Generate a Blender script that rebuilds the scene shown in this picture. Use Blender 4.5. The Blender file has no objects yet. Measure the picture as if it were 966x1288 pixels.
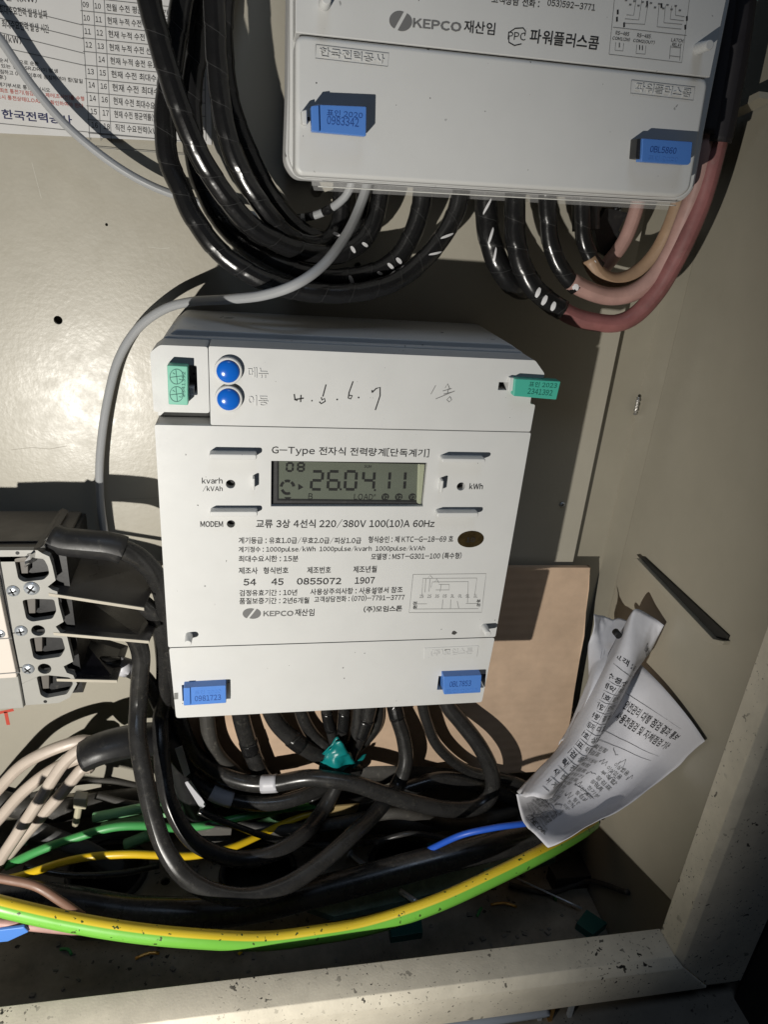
import bpy, bmesh, math, random
from mathutils import Vector, Matrix
from mathutils.geometry import tessellate_polygon
random.seed(7)
S = bpy.context.scene
COL = S.collection
# ------------------------------------------------------------------ camera
F = 880.0; CX, CY = 483.0, 644.0; DC = 0.3735         # lens in photo pixels, camera distance from the mounting plate
_X = Vector((.9836, -.0008, .1801)).normalized()
_D = Vector((-.0734, .9109, .4063)); _D = (_D - _X * _X.dot(_D)).normalized()
_N = _X.cross(_D)
cam = bpy.data.cameras.new('camera'); camo = bpy.data.objects.new('camera', cam); COL.objects.link(camo)
right = Vector((_X[0], _N[0], -_D[0])); down = Vector((_X[1], _N[1], -_D[1])); fwd = Vector((_X[2], _N[2], -_D[2]))
M3 = Matrix((right, -down, -fwd)).transposed()
camo.matrix_world = Matrix.Translation((0, -DC, 0)) @ M3.to_4x4()
cam.sensor_fit = 'HORIZONTAL'; cam.sensor_width = 36; cam.lens = F / 966 * 36
cam.clip_start = .005; cam.clip_end = 20
S.camera = camo
# ------------------------------------------------------------------ world and lights
w = bpy.data.worlds.new('World'); S.world = w; w.use_nodes = True
w.node_tree.nodes['Background'].inputs[0].default_value = (.62, .72, 1.0, 1)
w.node_tree.nodes['Background'].inputs[1].default_value = .009
def lamp(name, kind, loc, energy, color, **k):
    l = bpy.data.lights.new(name, kind); l.energy = energy; l.color = color
    o = bpy.data.objects.new(name, l); COL.objects.link(o); o.location = loc
    for a, b in k.items(): setattr(l, a, b)
    return o
def aim(o, target):
    o.rotation_euler = (Vector(target) - o.location).to_track_quat('-Z', 'Y').to_euler()
t_ = lamp('torch_light', 'SPOT', (-.178, -.430, -.226), 7.9, (1.0, .96, .885), shadow_soft_size=.0035, spot_size=math.radians(108), spot_blend=.45)
aim(t_, (-.134, 0, -.213))
a_ = lamp('sky_glow', 'AREA', (.05, -.55, .85), 1.05, (.60, .76, 1.0), shape='DISK', size=.35)
aim(a_, (.08, -.05, -.05))
S.view_settings.view_transform = 'Standard'; S.view_settings.look = 'None'
S.view_settings.exposure = 0; S.view_settings.gamma = 1
S.render.engine = 'CYCLES'
S.cycles.max_bounces = 6; S.cycles.diffuse_bounces = 1

# ------------------------------------------------------------------ helpers
def at(px, py, d):
    """world point seen at photo pixel (px,py), d millimetres in front of the mounting plate"""
    r = ((px - CX) / F) * right + ((py - CY) / F) * down + fwd
    t = (DC - d / 1000.) / r.y
    return Vector((0, -DC, 0)) + r * t
def camz(p): return (p - Vector((0, -DC, 0))).dot(fwd)
def mmpx(p): return camz(p) / F
def xz(px, py, d=75):
    p = at(px, py, d); return (p.x, p.z)
WL = {}
def tag(o, label=None, cat=None, group=None, kind=None):
    if label: o['label'] = label
    if cat: o['category'] = cat
    if group: o['group'] = group
    if kind: o['kind'] = kind
    return o
def thing(name, loc, label, cat, group=None):
    o = bpy.data.objects.new(name, None); COL.objects.link(o); o.location = loc; o.empty_display_size = .01
    WL[o.name] = Vector(loc); return tag(o, label, cat, group)
def mk(name, verts, faces, mat, parent=None, smooth=False, bevel=0, segs=2, uvs=None, mats=None, fmat=None):
    vs = [Vector(v) for v in verts]
    lo = Vector([min(v[i] for v in vs) for i in range(3)]); hi = Vector([max(v[i] for v in vs) for i in range(3)])
    c = (lo + hi) / 2
    me = bpy.data.meshes.new(name); me.from_pydata([v - c for v in vs], [], faces)
    me.materials.append(mat)
    for m in (mats or []): me.materials.append(m)
    if fmat: me.polygons.foreach_set('material_index', fmat)
    if uvs:
        uvl = me.uv_layers.new(name='UVMap')
        uvl.data.foreach_set('uv', [x for f in faces for v in f for x in uvs[v]] if not isinstance(uvs, dict) else uvs['flat'])
    if smooth: me.polygons.foreach_set('use_smooth', [True] * len(faces))
    me.update()
    o = bpy.data.objects.new(name, me); COL.objects.link(o)
    pw = WL[parent.name] if parent else Vector((0, 0, 0))
    if parent: o.parent = parent
    o.location = c - pw; WL[o.name] = c
    if bevel:
        b = o.modifiers.new('bevel', 'BEVEL'); b.width = bevel / 1000.; b.segments = segs; b.limit_method = 'ANGLE'; b.angle_limit = math.radians(40)
        me.polygons.foreach_set('use_smooth', [True] * len(faces))
        wn = o.modifiers.new('wn', 'WEIGHTED_NORMAL'); wn.keep_sharp = False
    return o
def fixn(o):
    bm = bmesh.new(); bm.from_mesh(o.data); bmesh.ops.remove_doubles(bm, verts=bm.verts, dist=1e-7)
    bmesh.ops.recalc_face_normals(bm, faces=bm.faces); bm.to_mesh(o.data); bm.free(); return o
def extr(name, loops, df, db, mat, parent=None, bevel=0, segs=2, shift=(0, 0)):
    """loops of (x,z) metres, first the outline then holes; front at depth df mm, back at db mm"""
    pts3 = [[Vector((x, z, 0)) for x, z in l] for l in loops]
    tris = tessellate_polygon(pts3)
    flat = [p for l in loops for p in l]; n = len(flat)
    vs = [(x, -df / 1000., z) for x, z in flat] + [(x + shift[0], -db / 1000., z + shift[1]) for x, z in flat]
    fs = [tuple(t) for t in tris] + [tuple(i + n for i in reversed(t)) for t in tris]
    k = 0
    for l in loops:
        m = len(l)
        for i in range(m): a, b = k + i, k + (i + 1) % m; fs.append((a, b, b + n, a + n))
        k += m
    o = mk(name, vs, fs, mat, parent)
    bm = bmesh.new(); bm.from_mesh(o.data)
    bmesh.ops.recalc_face_normals(bm, faces=bm.faces)
    bmesh.ops.dissolve_limit(bm, angle_limit=.01, verts=bm.verts, edges=bm.edges) if len(loops) == 1 else None
    bm.to_mesh(o.data); bm.free()
    if bevel:
        b = o.modifiers.new('bevel', 'BEVEL'); b.width = bevel / 1000.; b.segments = segs; b.limit_method = 'ANGLE'; b.angle_limit = math.radians(50)
        o.data.polygons.foreach_set('use_smooth', [True] * len(o.data.polygons))
        wn = o.modifiers.new('wn', 'WEIGHTED_NORMAL')
    return o
def rect(x0, z0, x1, z1, r=0, n=4):
    x0, x1 = min(x0, x1), max(x0, x1); z0, z1 = min(z0, z1), max(z0, z1)
    if r <= 0: return [(x0, z0), (x1, z0), (x1, z1), (x0, z1)]
    out = []
    for cx, cz, a in ((x1 - r, z0 + r, -90), (x1 - r, z1 - r, 0), (x0 + r, z1 - r, 90), (x0 + r, z0 + r, 180)):
        for i in range(n + 1):
            t = math.radians(a + 90 * i / n); out.append((cx + r * math.cos(t), cz + r * math.sin(t)))
    return out
def circ(cx, cz, r, n=20): return [(cx + r * math.cos(2 * math.pi * i / n), cz + r * math.sin(2 * math.pi * i / n)) for i in range(n)]
def pxrect(x0, y0, x1, y1, d=75, r=0):
    a = xz(x0, y0, d); b = xz(x1, y0, d); c = xz(x1, y1, d); e = xz(x0, y1, d)
    return rect((a[0] + e[0]) / 2, (a[1] + b[1]) / 2, (b[0] + c[0]) / 2, (c[1] + e[1]) / 2, r)
def rnd(loop, r, n=4):
    """round the corners of an (x,z) loop"""
    out = []; m = len(loop)
    for i in range(m):
        p0, p, p1 = Vector(loop[i - 1]), Vector(loop[i]), Vector(loop[(i + 1) % m])
        a = (p0 - p); b = (p1 - p); rr = min(r, a.length * .45, b.length * .45)
        s, e = p + a.normalized() * rr, p + b.normalized() * rr
        for k in range(n + 1):
            t = k / n; q = (1 - t) ** 2 * s + 2 * t * (1 - t) * p + t * t * e; out.append((q.x, q.y))
    return out
def box(name, x0, x1, z0, z1, d0, d1, mat, parent=None, bevel=0):
    return extr(name, [rect(x0, z0, x1, z1)], max(d0, d1), min(d0, d1), mat, parent, bevel)
def cyl(name, cx, cz, r, d0, d1, mat, parent=None, n=24, bevel=0, r2=None, lean=(0, 0)):
    d0, d1 = max(d0, d1), min(d0, d1)
    a = circ(cx + lean[0], cz + lean[1], r2 or r, n); b = circ(cx, cz, r, n)
    vs = [(x, -d0 / 1000., z) for x, z in a] + [(x, -d1 / 1000., z) for x, z in b]
    fs = [tuple(range(n))[::-1], tuple(range(n, 2 * n))] + [(i, (i + 1) % n, (i + 1) % n + n, i + n) for i in range(n)]
    o = mk(name, vs, fs, mat, parent); fixn(o)
    if bevel:
        bb = o.modifiers.new('bevel', 'BEVEL'); bb.width = bevel / 1000.; bb.segments = 2; bb.limit_method = 'ANGLE'; bb.angle_limit = math.radians(50)
    for p in o.data.polygons: p.use_smooth = len(p.vertices) == 4
    return o
def dome(name, cx, cz, r, d0, h, mat, parent=None, n=24, m=6):
    vs = []; fs = []
    for j in range(m):
        t = j / m * math.pi / 2
        for i in range(n):
            a = 2 * math.pi * i / n; vs.append((cx + r * math.cos(t) * math.cos(a), -(d0 + h * math.sin(t)) / 1000., cz + r * math.cos(t) * math.sin(a)))
    vs.append((cx, -(d0 + h) / 1000., cz))
    for j in range(m - 1):
        for i in range(n): fs.append((j * n + i, j * n + (i + 1) % n, (j + 1) * n + (i + 1) % n, (j + 1) * n + i))
    for i in range(n): fs.append(((m - 1) * n + i, (m - 1) * n + (i + 1) % n, len(vs) - 1))
    return fixn(mk(name, vs, fs, mat, parent, smooth=True))
def hull(name, pts_front, pts_back, mat, parent=None, bevel=0):
    """prism between two loops of world points"""
    n = len(pts_front); vs = list(pts_front) + list(pts_back)
    fs = [tuple(range(n)), tuple(range(2 * n - 1, n - 1, -1))] + [(i, (i + 1) % n, (i + 1) % n + n, i + n) for i in range(n)]
    o = fixn(mk(name, vs, fs, mat, parent))
    if bevel:
        b = o.modifiers.new('bevel', 'BEVEL'); b.width = bevel / 1000.; b.segments = 2; b.limit_method = 'ANGLE'; b.angle_limit = math.radians(40)
    return o
def prism(name, px, d0, d1, mat, parent=None, bevel=0, r=0):
    l = [xz(x, y, d0) for x, y in px]
    if r: l = rnd(l, r / 1000.)
    return extr(name, [l], d0, d1, mat, parent, bevel)
def spline(pts, step=.0022):
    P = [Vector(p) for p in pts]; P = [P[0] * 2 - P[1]] + P + [P[-1] * 2 - P[-2]]
    out = []
    for i in range(1, len(P) - 2):
        p0, p1, p2, p3 = P[i - 1:i + 3]
        n = max(2, int((p2 - p1).length / step))
        for k in range(n):
            t = k / n
            out.append(.5 * ((2 * p1) + (p2 - p0) * t + (2 * p0 - 5 * p1 + 4 * p2 - p3) * t * t + (3 * p1 - p0 - 3 * p2 + p3) * t ** 3))
    out.append(P[-2]); return out
def sweep(path, rad, seg=16, helix=None, squash=1.0, rfun=None):
    vs = []; us = []; L = 0; fs = []
    t = (path[1] - path[0]).normalized()
    ref = Vector((0, -1, 0)); nrm = (ref - t * ref.dot(t)).normalized()
    for i, p in enumerate(path):
        if i: L += (p - path[i - 1]).length
        t = (path[min(i + 1, len(path) - 1)] - path[max(i - 1, 0)]).normalized()
        # stay near the direction of the plate's normal so that stripes keep their side
        ref2 = Vector((0, -1, 0)); k = ref2 - t * ref2.dot(t)
        if k.length > .35: nrm = k.normalized()
        else: nrm = (nrm - t * nrm.dot(t)).normalized()
        b = t.cross(nrm)
        for j in range(seg + 1):
            a = j / seg
            r = rad if not rfun else rad * rfun(L, a)
            if helix:
                ph = (L / helix + a) % 1.0; r *= 1 + .075 * min(ph, 1) - (.05 if ph < .06 else 0)
            th = 2 * math.pi * a
            vs.append(p + nrm * math.cos(th) * r + b * math.sin(th) * r * squash); us.append((L, a))
    n = len(path)
    for i in range(n - 1):
        for j in range(seg):
            a = i * (seg + 1) + j; fs.append((a, a + 1, a + seg + 2, a + seg + 1))
    for base, rev in ((0, True), ((n - 1) * (seg + 1), False)):
        f = [base + j for j in range(seg)]; fs.append(tuple(f[::-1] if rev else f))
    return vs, fs, us
FZ = -.425
class Cable: pass
def tube(name, pts, wpx, mat, parent=None, helix=None, seg=16, label=None, cat='cable', group=None, step=.0022, squash=1.0, mm=None, rfun=None):
    W = [at(*p) for p in pts]
    rad = (mm / 2000. if mm else mmpx(W[len(W) // 2]) * wpx / 2)
    for i, p in enumerate(pts):      # whatever would sink through the floor lies on it instead, nearer the camera
        d = p[2]
        while (W[i].z < FZ + rad * 1.05 + .0005 or (W[i].x > .2262 - rad and p[1] > 560)) and d < 158: d += 1; W[i] = at(p[0], p[1], d)
    path = spline(W, step)
    vs, fs, us = sweep(path, rad, seg, helix, squash, rfun)
    o = mk(name, vs, fs, mat, parent, smooth=True, uvs=us)
    if label: tag(o, label, cat, group)
    c = Cable(); c.o = o; c.path = path; c.r = rad; return c
def topx(p):
    v = p - Vector((0, -DC, 0)); z = v.dot(fwd); return CX + F * v.dot(right) / z, CY + F * v.dot(down) / z
def near(c, px, py):
    return min(range(len(c.path)), key=lambda i: (topx(c.path[i])[0] - px) ** 2 + (topx(c.path[i])[1] - py) ** 2)
def band(c, px, py, length, mat, k=1.10, name='tape_band', seg=18):
    i = near(c, px, py); n = max(1, int(length / 2000. / .0022)); path = c.path[max(0, i - n):i + n + 1]
    if len(path) < 2: return
    vs, fs, us = sweep(path, c.r * k, seg)
    return mk(name, vs, fs, mat, c.o, smooth=True, uvs=us)
def tick(c, px, py, mat, a0=-.1, a1=.1, wd=1.6, slant=1.5, k=1.12, name='white_mark'):
    """a short strip laid part of the way round a cable"""
    i = near(c, px, py); i = min(max(i, 1), len(c.path) - 2); p = c.path[i]; t = (c.path[i + 1] - c.path[i - 1]).normalized()
    ref = Vector((0, -1, 0)); nrm = (ref - t * ref.dot(t)).normalized(); b = t.cross(nrm)
    vs = []; n = 8
    for j in range(n + 1):
        u = j / n; th = 2 * math.pi * (a0 + (a1 - a0) * u); h = wd / 2000. * (math.sin(math.pi * (u * .86 + .07)) ** .5)
        q = p + t * (u - .5) * slant / 1000.
        for rr in (c.r * k, c.r * (k - .1)):
            dr = nrm * math.cos(th) * rr + b * math.sin(th) * rr
            vs += [q + dr - t * h, q + dr + t * h]
    fs = []
    for j in range(n):
        a = 4 * j; fs += [(a, a + 1, a + 5, a + 4), (a + 2, a + 6, a + 7, a + 3), (a, a + 4, a + 6, a + 2), (a + 1, a + 3, a + 7, a + 5)]
    fs += [(0, 2, 3, 1), (4 * n, 4 * n + 1, 4 * n + 3, 4 * n + 2)]
    return fixn(mk(name, vs, fs, mat, c.o, smooth=False))
GLY = {}
def glyph(ch):
    if ch in GLY: return GLY[ch]
    c2 = chr(ord(ch) + 0xFEE0) if 33 <= ord(ch) < 127 else ch
    cu = bpy.data.curves.new('t', 'FONT'); cu.body = c2; cu.size = 1; cu.resolution_u = 2
    o = bpy.data.objects.new('t', cu); COL.objects.link(o)
    dg = bpy.context.evaluated_depsgraph_get(); dg.update()
    me = bpy.data.meshes.new_from_object(o.evaluated_get(dg))
    bm = bmesh.new(); bm.from_mesh(me); bmesh.ops.dissolve_limit(bm, angle_limit=.02, verts=bm.verts, edges=bm.edges); bmesh.ops.triangulate(bm, faces=bm.faces)
    bm.to_mesh(me); bm.free()
    vs = [v.co.copy() for v in me.vertices]; fs = [tuple(p.vertices) for p in me.polygons]
    # outward directions on the rim, for heavier strokes
    ed = {}
    for f in fs:
        for i in range(len(f)): ed.setdefault(frozenset((f[i], f[(i + 1) % len(f)])), []).append((f[i], f[(i + 1) % len(f)]))
    nr = [Vector((0, 0, 0)) for _ in vs]
    for k, l in ed.items():
        if len(l) == 1:
            i, j = l[0]; e = (vs[j] - vs[i]); n = Vector((e.y, -e.x, 0))
            if n.length: n.normalize(); nr[i] += n; nr[j] += n
    nr = [n.normalized() if n.length > .05 else n for n in nr]
    bpy.data.objects.remove(o); bpy.data.curves.remove(cu); bpy.data.meshes.remove(me)
    GLY[ch] = (vs, fs, nr); return GLY[ch]
_pre = '간개객검결계고공과관교국균급기날내년누뉴는니다단담대델독동되드등때또락랍량러력로록류률를리말메면명모목무및바반발번보부분비사산상생서선설송수순스승시식십안압야약어없에여역연오요용워원월유으을음의이인일임입있자재저적전절점접정제조주준중증지직질짜차참책체초최침콤태택톤통투특파평표품플피하한함합항행현형호화확환효후' + 'ABCDEGHIKLMNOPRSTUVWhkaruveplsyTypeLOAD0123456789.,:/-()[]'
def textmesh(s, bold=0.0):
    x = 0; V = []; Fc = []
    for ch in s:
        if ch == ' ': x += .30; continue
        vs, fs, nr = glyph(ch)
        if not vs: x += .5; continue
        a0 = min(v.x for v in vs); a1 = max(v.x for v in vs); n = len(V)
        if ch == '/': vs = [Vector((v.x * .6, v.y, 0)) for v in vs]; a0 *= .6; a1 *= .6
        if ord(ch) > 127 and ch != '°': off = x + .46 - (a0 + a1) / 2; adv = .92
        else: off = x - a0 + .05; adv = a1 - a0 + .10
        V += [Vector((v.x + off, v.y, 0)) + q * (bold + .006) for v, q in zip(vs, nr)]; Fc += [tuple(i + n for i in f) for f in fs]; x += adv
    return V, Fc
for _c in sorted(set(_pre)): glyph(_c)
def txt(s, x0, y0, x1, y1, h, d, parent, mat, bold=.012, name='printed_text', lift=.12, shape=None, thick=0):
    """text whose box runs from pixel (x0,y0) to (x1,y1) along its foot and h pixels high, lying on the plane at depth d"""
    vs, fs = textmesh(s, bold)
    if not vs: return
    a0 = min(v.x for v in vs); a1 = max(v.x for v in vs); b0 = min(v.y for v in vs); b1 = max(v.y for v in vs)
    O = at(x0, y0, d + lift); U = at(x1, y1, d + lift) - O; wU = U.length; hh = (at(x0, y0 - h, d + lift) - O).length
    u = U.normalized(); v_ = Vector((-u.z, 0, u.x))
    out = [O + u * ((v.x - a0) / (a1 - a0) * wU) + v_ * ((v.y - b0) / (b1 - b0) * hh) for v in vs]
    o = mk(name, out, fs, mat, parent)
    if thick: m = o.modifiers.new('s', 'SOLIDIFY'); m.thickness = thick / 1000.; m.offset = 0
    return o
def lines(name, polys, wpx, d, mat, parent, lift=.12, closed=False):
    """flat ink lines through photo pixels on the plane at depth d"""
    vs = []; fs = []
    for pl in polys:
        W = [at(x, y, d + lift) for x, y in pl]
        if closed: W.append(W[0])
        hw = mmpx(W[0]) * wpx / 2
        for i, p in enumerate(W):
            t = (W[min(i + 1, len(W) - 1)] - W[max(i - 1, 0)]).normalized(); n = Vector((-t.z, 0, t.x))
            vs += [p + n * hw, p - n * hw]
            if i: k = len(vs); fs.append((k - 4, k - 3, k - 1, k - 2))
    return mk(name, vs, fs, mat, parent)

# ------------------------------------------------------------------ materials
def mat(name, col, rough=.5, metal=0, bump=0, bscale=400, var=0, vscale=30, spec=.5, coat=0, trans=0, emit=None, alpha=1, specks=0, sspscale=700, dust=0, sss=0, ior=1.5):
    m = bpy.data.materials.new(name); m.use_nodes = True; nt = m.node_tree; N = nt.nodes; L = nt.links
    b = N['Principled BSDF']; b.inputs['Roughness'].default_value = rough; b.inputs['Metallic'].default_value = metal
    b.inputs['Specular IOR Level'].default_value = spec; b.inputs['Coat Weight'].default_value = coat; b.inputs['Transmission Weight'].default_value = trans
    b.inputs['IOR'].default_value = ior
    b.inputs['Base Color'].default_value = (*col, 1)
    tc = N.new('ShaderNodeTexCoord'); src = tc.outputs['Object']
    geo = N.new('ShaderNodeNewGeometry'); src = geo.outputs['Position']
    cur = None
    def noise(scale, det=4, rg=.6, vec=None):
        n = N.new('ShaderNodeTexNoise'); n.inputs['Scale'].default_value = scale; n.inputs['Detail'].default_value = det; n.inputs['Roughness'].default_value = rg
        L.new(vec or src, n.inputs['Vector']); return n
    def ramp(fac, p0, p1, c0=(0, 0, 0, 1), c1=(1, 1, 1, 1)):
        r = N.new('ShaderNodeValToRGB'); r.color_ramp.elements[0].position = p0; r.color_ramp.elements[1].position = p1
        r.color_ramp.elements[0].color = c0; r.color_ramp.elements[1].color = c1; L.new(fac, r.inputs[0]); return r
    def mix(fac, a, bb):
        x = N.new('ShaderNodeMix'); x.data_type = 'RGBA'
        if hasattr(fac, 'links'): L.new(fac, x.inputs[0])
        else: x.inputs[0].default_value = fac
        for s_, sock in ((a, 6), (bb, 7)):
            if hasattr(s_, 'links'): L.new(s_, x.inputs[sock])
            else: x.inputs[sock].default_value = (*s_, 1)
        return x.outputs[2]
    cur = col
    if var:
        n = noise(vscale, 6, .65); r = ramp(n.outputs[0], .3, .72)
        cur = mix(r.outputs[0], tuple(c * (1 - var) for c in col), tuple(min(1, c * (1 + var * .5)) for c in col))
    if dust:
        n = noise(260, 8, .75); r = ramp(n.outputs[0], .55, .75); n2 = noise(22, 3); r2 = ramp(n2.outputs[0], .4, .65)
        mm_ = N.new('ShaderNodeMath'); mm_.operation = 'MULTIPLY'; L.new(r.outputs[0], mm_.inputs[0]); L.new(r2.outputs[0], mm_.inputs[1])
        m3 = N.new('ShaderNodeMath'); m3.operation = 'MULTIPLY'; L.new(mm_.outputs[0], m3.inputs[0]); m3.inputs[1].default_value = dust
        cur = mix(m3.outputs[0], cur, (.30, .28, .24))
    if specks:
        n = noise(sspscale, 2, .5); r = ramp(n.outputs[0], specks, specks + .012)
        n2 = noise(sspscale * .33, 2, .5); r2 = ramp(n2.outputs[0], specks + .005, specks + .02)
        ad0 = N.new('ShaderNodeMath'); ad0.operation = 'MAXIMUM'; L.new(r.outputs[0], ad0.inputs[0]); L.new(r2.outputs[0], ad0.inputs[1])
        n4 = noise(28, 3); r4 = ramp(n4.outputs[0], .40, .58); ad = N.new('ShaderNodeMath'); ad.operation = 'MULTIPLY'; L.new(ad0.outputs[0], ad.inputs[0]); L.new(r4.outputs[0], ad.inputs[1])
        cur = mix(ad.outputs[0], cur, (.02, .018, .015))
    if hasattr(cur, 'links'): L.new(cur, b.inputs['Base Color'])
    if rough and not trans:
        n = noise(90, 5, .7); mr = N.new('ShaderNodeMapRange'); L.new(n.outputs[0], mr.inputs[0])
        mr.inputs[1].default_value = .3; mr.inputs[2].default_value = .7; mr.inputs[3].default_value = max(.02, rough * .8); mr.inputs[4].default_value = min(1, rough * 1.25)
        L.new(mr.outputs[0], b.inputs['Roughness'])
    if bump:
        n = noise(bscale, 3, .5); bp = N.new('ShaderNodeBump'); bp.inputs['Strength'].default_value = 1; bp.inputs['Distance'].default_value = bump / 1000.
        L.new(n.outputs[0], bp.inputs['Height']); L.new(bp.outputs[0], b.inputs['Normal'])
    if emit: b.inputs['Emission Color'].default_value = (*emit, 1); b.inputs['Emission Strength'].default_value = 1
    b.inputs['Alpha'].default_value = alpha
    b.inputs['Alpha'].default_value = alpha
    return m
PLATE = mat('plate_paint', (.47, .44, .365), .34, bump=.075, bscale=420, var=.07, vscale=14, spec=.5)
CABIN = mat('cabinet_paint', (.385, .355, .282), .36, bump=.05, bscale=300, var=.10, vscale=12, spec=.5)
FRAME = mat('frame_paint', (.67, .62, .51), .55, bump=.06, bscale=900, var=.16, vscale=60, specks=.675, sspscale=760)
FLOOR = mat('floor_dirt', (.27, .235, .18), .8, bump=.1, bscale=500, var=.4, vscale=50, specks=.68, sspscale=600)
WHITE = mat('meter_plastic', (.66, .665, .655), .42, bump=.012, bscale=1500, var=.035, vscale=40, spec=.45, specks=.765, sspscale=420)
WHITE2 = mat('meter_case_plastic', (.63, .635, .63), .5, bump=.02, bscale=1200, var=.03, vscale=40, specks=.72, sspscale=350)
GREYP = mat('grey_plastic', (.36, .355, .33), .45, bump=.02, bscale=1200, var=.06, vscale=60)
BROWNG = mat('breaker_top_plastic', (.14, .125, .105), .5, bump=.02, bscale=900, var=.1)
DARKP = mat('dark_plastic', (.02, .02, .021), .42, bump=.02, bscale=900, var=.2, dust=.3)
BLACKH = mat('black_void', (.006, .006, .007), .6)
PVC = mat('black_pvc', (.027, .0265, .026), .27, bump=.015, bscale=700, var=.3, vscale=90, dust=.35, spec=.5)
PVCD = mat('dusty_pvc', (.055, .052, .047), .6, bump=.05, bscale=500, var=.3, vscale=60, dust=.9)
TAPE = mat('black_vinyl', (.013, .013, .0135), .24, bump=.12, bscale=240, var=.2, vscale=60, spec=.55)
CARD = mat('cardboard_fibre', (.66, .48, .34), .85, bump=.03, bscale=800, var=.16, vscale=45)
CARDE = mat('cardboard_edge', (.30, .21, .13), .9, bump=.1, bscale=900, var=.3)
INK = mat('black_ink', (.02, .02, .022), .6)
INKG = mat('grey_ink', (.17, .17, .17), .6)
INKR = mat('red_ink', (.55, .10, .07), .6)
INKB = mat('navy_ink', (.02, .025, .10), .6)
PAPER = mat('paper', (.72, .71, .69), .75, bump=.02, bscale=300, var=.04)
PAPER2 = mat('notice_paper', (.62, .62, .66), .7, bump=.5, bscale=55, var=.05)
BLUE = mat('blue_seal_plastic', (.09, .24, .66), .35, bump=.02, bscale=700)
BLUED = mat('blue_seal_print', (.025, .08, .30), .4)
BLUEB = mat('blue_button', (.008, .13, .60), .18, bump=.008, bscale=600, spec=.6)
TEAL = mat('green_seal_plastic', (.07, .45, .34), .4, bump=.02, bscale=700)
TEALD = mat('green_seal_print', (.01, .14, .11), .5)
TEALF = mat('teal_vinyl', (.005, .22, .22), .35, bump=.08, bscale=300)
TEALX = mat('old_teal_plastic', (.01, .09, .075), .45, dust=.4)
GREYW = mat('grey_wire', (.40, .41, .42), .42, bump=.01, bscale=900, var=.05)
PINK = mat('faded_pink_wire', (.46, .28, .245), .5, var=.25, vscale=55)
RED = mat('red_wire', (.29, .115, .11), .5, var=.45, vscale=40, dust=.5)
TAN = mat('tan_wire', (.40, .265, .17), .5, var=.25, vscale=60)
CREAM = mat('cream_wire', (.62, .53, .45), .42, var=.12, vscale=60)
GREEN = mat('green_wire', (.07, .36, .10), .38, var=.1)
MINT = mat('mint_tube', (.22, .52, .25), .45, var=.2)
YELL = mat('yellow_wire', (.75, .50, .015), .35, var=.08)
BLUEW = mat('blue_wire', (.02, .10, .55), .4)
BROWNW = mat('brown_wire', (.22, .12, .08), .5, var=.2)
STEEL = mat('zinc_steel', (.55, .59, .64), .33, metal=.55, var=.1, vscale=300)
BRASS = mat('brass', (.75, .45, .15), .3, metal=1)
WTAPE = mat('white_vinyl', (.60, .60, .64), .45, bump=.05, bscale=300, var=.06)
NYLON = mat('nylon', (.62, .57, .42), .45)
LCD = mat('lcd_glass', (.135, .155, .118), .10, var=.08, vscale=60, spec=.6)
LCDI = mat('lcd_segment', (.004, .005, .004), .12, spec=.2)
BARR = mat('barrier_board', (.085, .075, .066), .30, bump=.02, bscale=300, var=.3, vscale=40, dust=.25)
BARR_LIT = mat('lit_barrier_edge', (.50, .46, .38), .6, var=.15)  # light on the boards' front edges, put into the colour
CLEAR = mat('clear_plastic', (.9, .9, .9), .05, alpha=.10)
STICK = mat('dark_foil', (.10, .07, .03), .3, metal=.6, var=.4, vscale=300)
BOTT = mat('teal_board', (.12, .20, .16), .6, bump=.25, bscale=500, var=.4, vscale=160, dust=.6)
def stripe_mat():
    m = mat('green_yellow_wire', (.2, .55, .05), .35); nt = m.node_tree; N = nt.nodes; L = nt.links; b = N['Principled BSDF']
    uv = N.new('ShaderNodeUVMap'); sp = N.new('ShaderNodeSeparateXYZ'); L.new(uv.outputs[0], sp.inputs[0])
    r = N.new('ShaderNodeValToRGB'); r.color_ramp.interpolation = 'LINEAR'; e = r.color_ramp.elements
    G = (.155, .44, .055, 1); Y = (.70, .52, .03, 1)
    e[0].position = .0; e[0].color = G; e[1].position = .52; e[1].color = G
    for p, c in ((.53, Y), (.60, Y), (.84, Y), (.855, G)):
        x = e.new(p); x.color = c
    L.new(sp.outputs[1], r.inputs[0])
    n = N.new('ShaderNodeTexNoise'); n.inputs['Scale'].default_value = 330; n.inputs['Detail'].default_value = 2
    g = N.new('ShaderNodeNewGeometry'); L.new(g.outputs['Position'], n.inputs['Vector'])
    r2 = N.new('ShaderNodeValToRGB'); r2.color_ramp.elements[0].position = .68; r2.color_ramp.elements[1].position = .70; L.new(n.outputs[0], r2.inputs[0])
    x = N.new('ShaderNodeMix'); x.data_type = 'RGBA'; L.new(r2.outputs[0], x.inputs[0]); L.new(r.outputs[0], x.inputs[6]); x.inputs[7].default_value = (.04, .07, .015, 1)
    L.new(x.outputs[2], b.inputs['Base Color']); return m
GY = stripe_mat()
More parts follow.
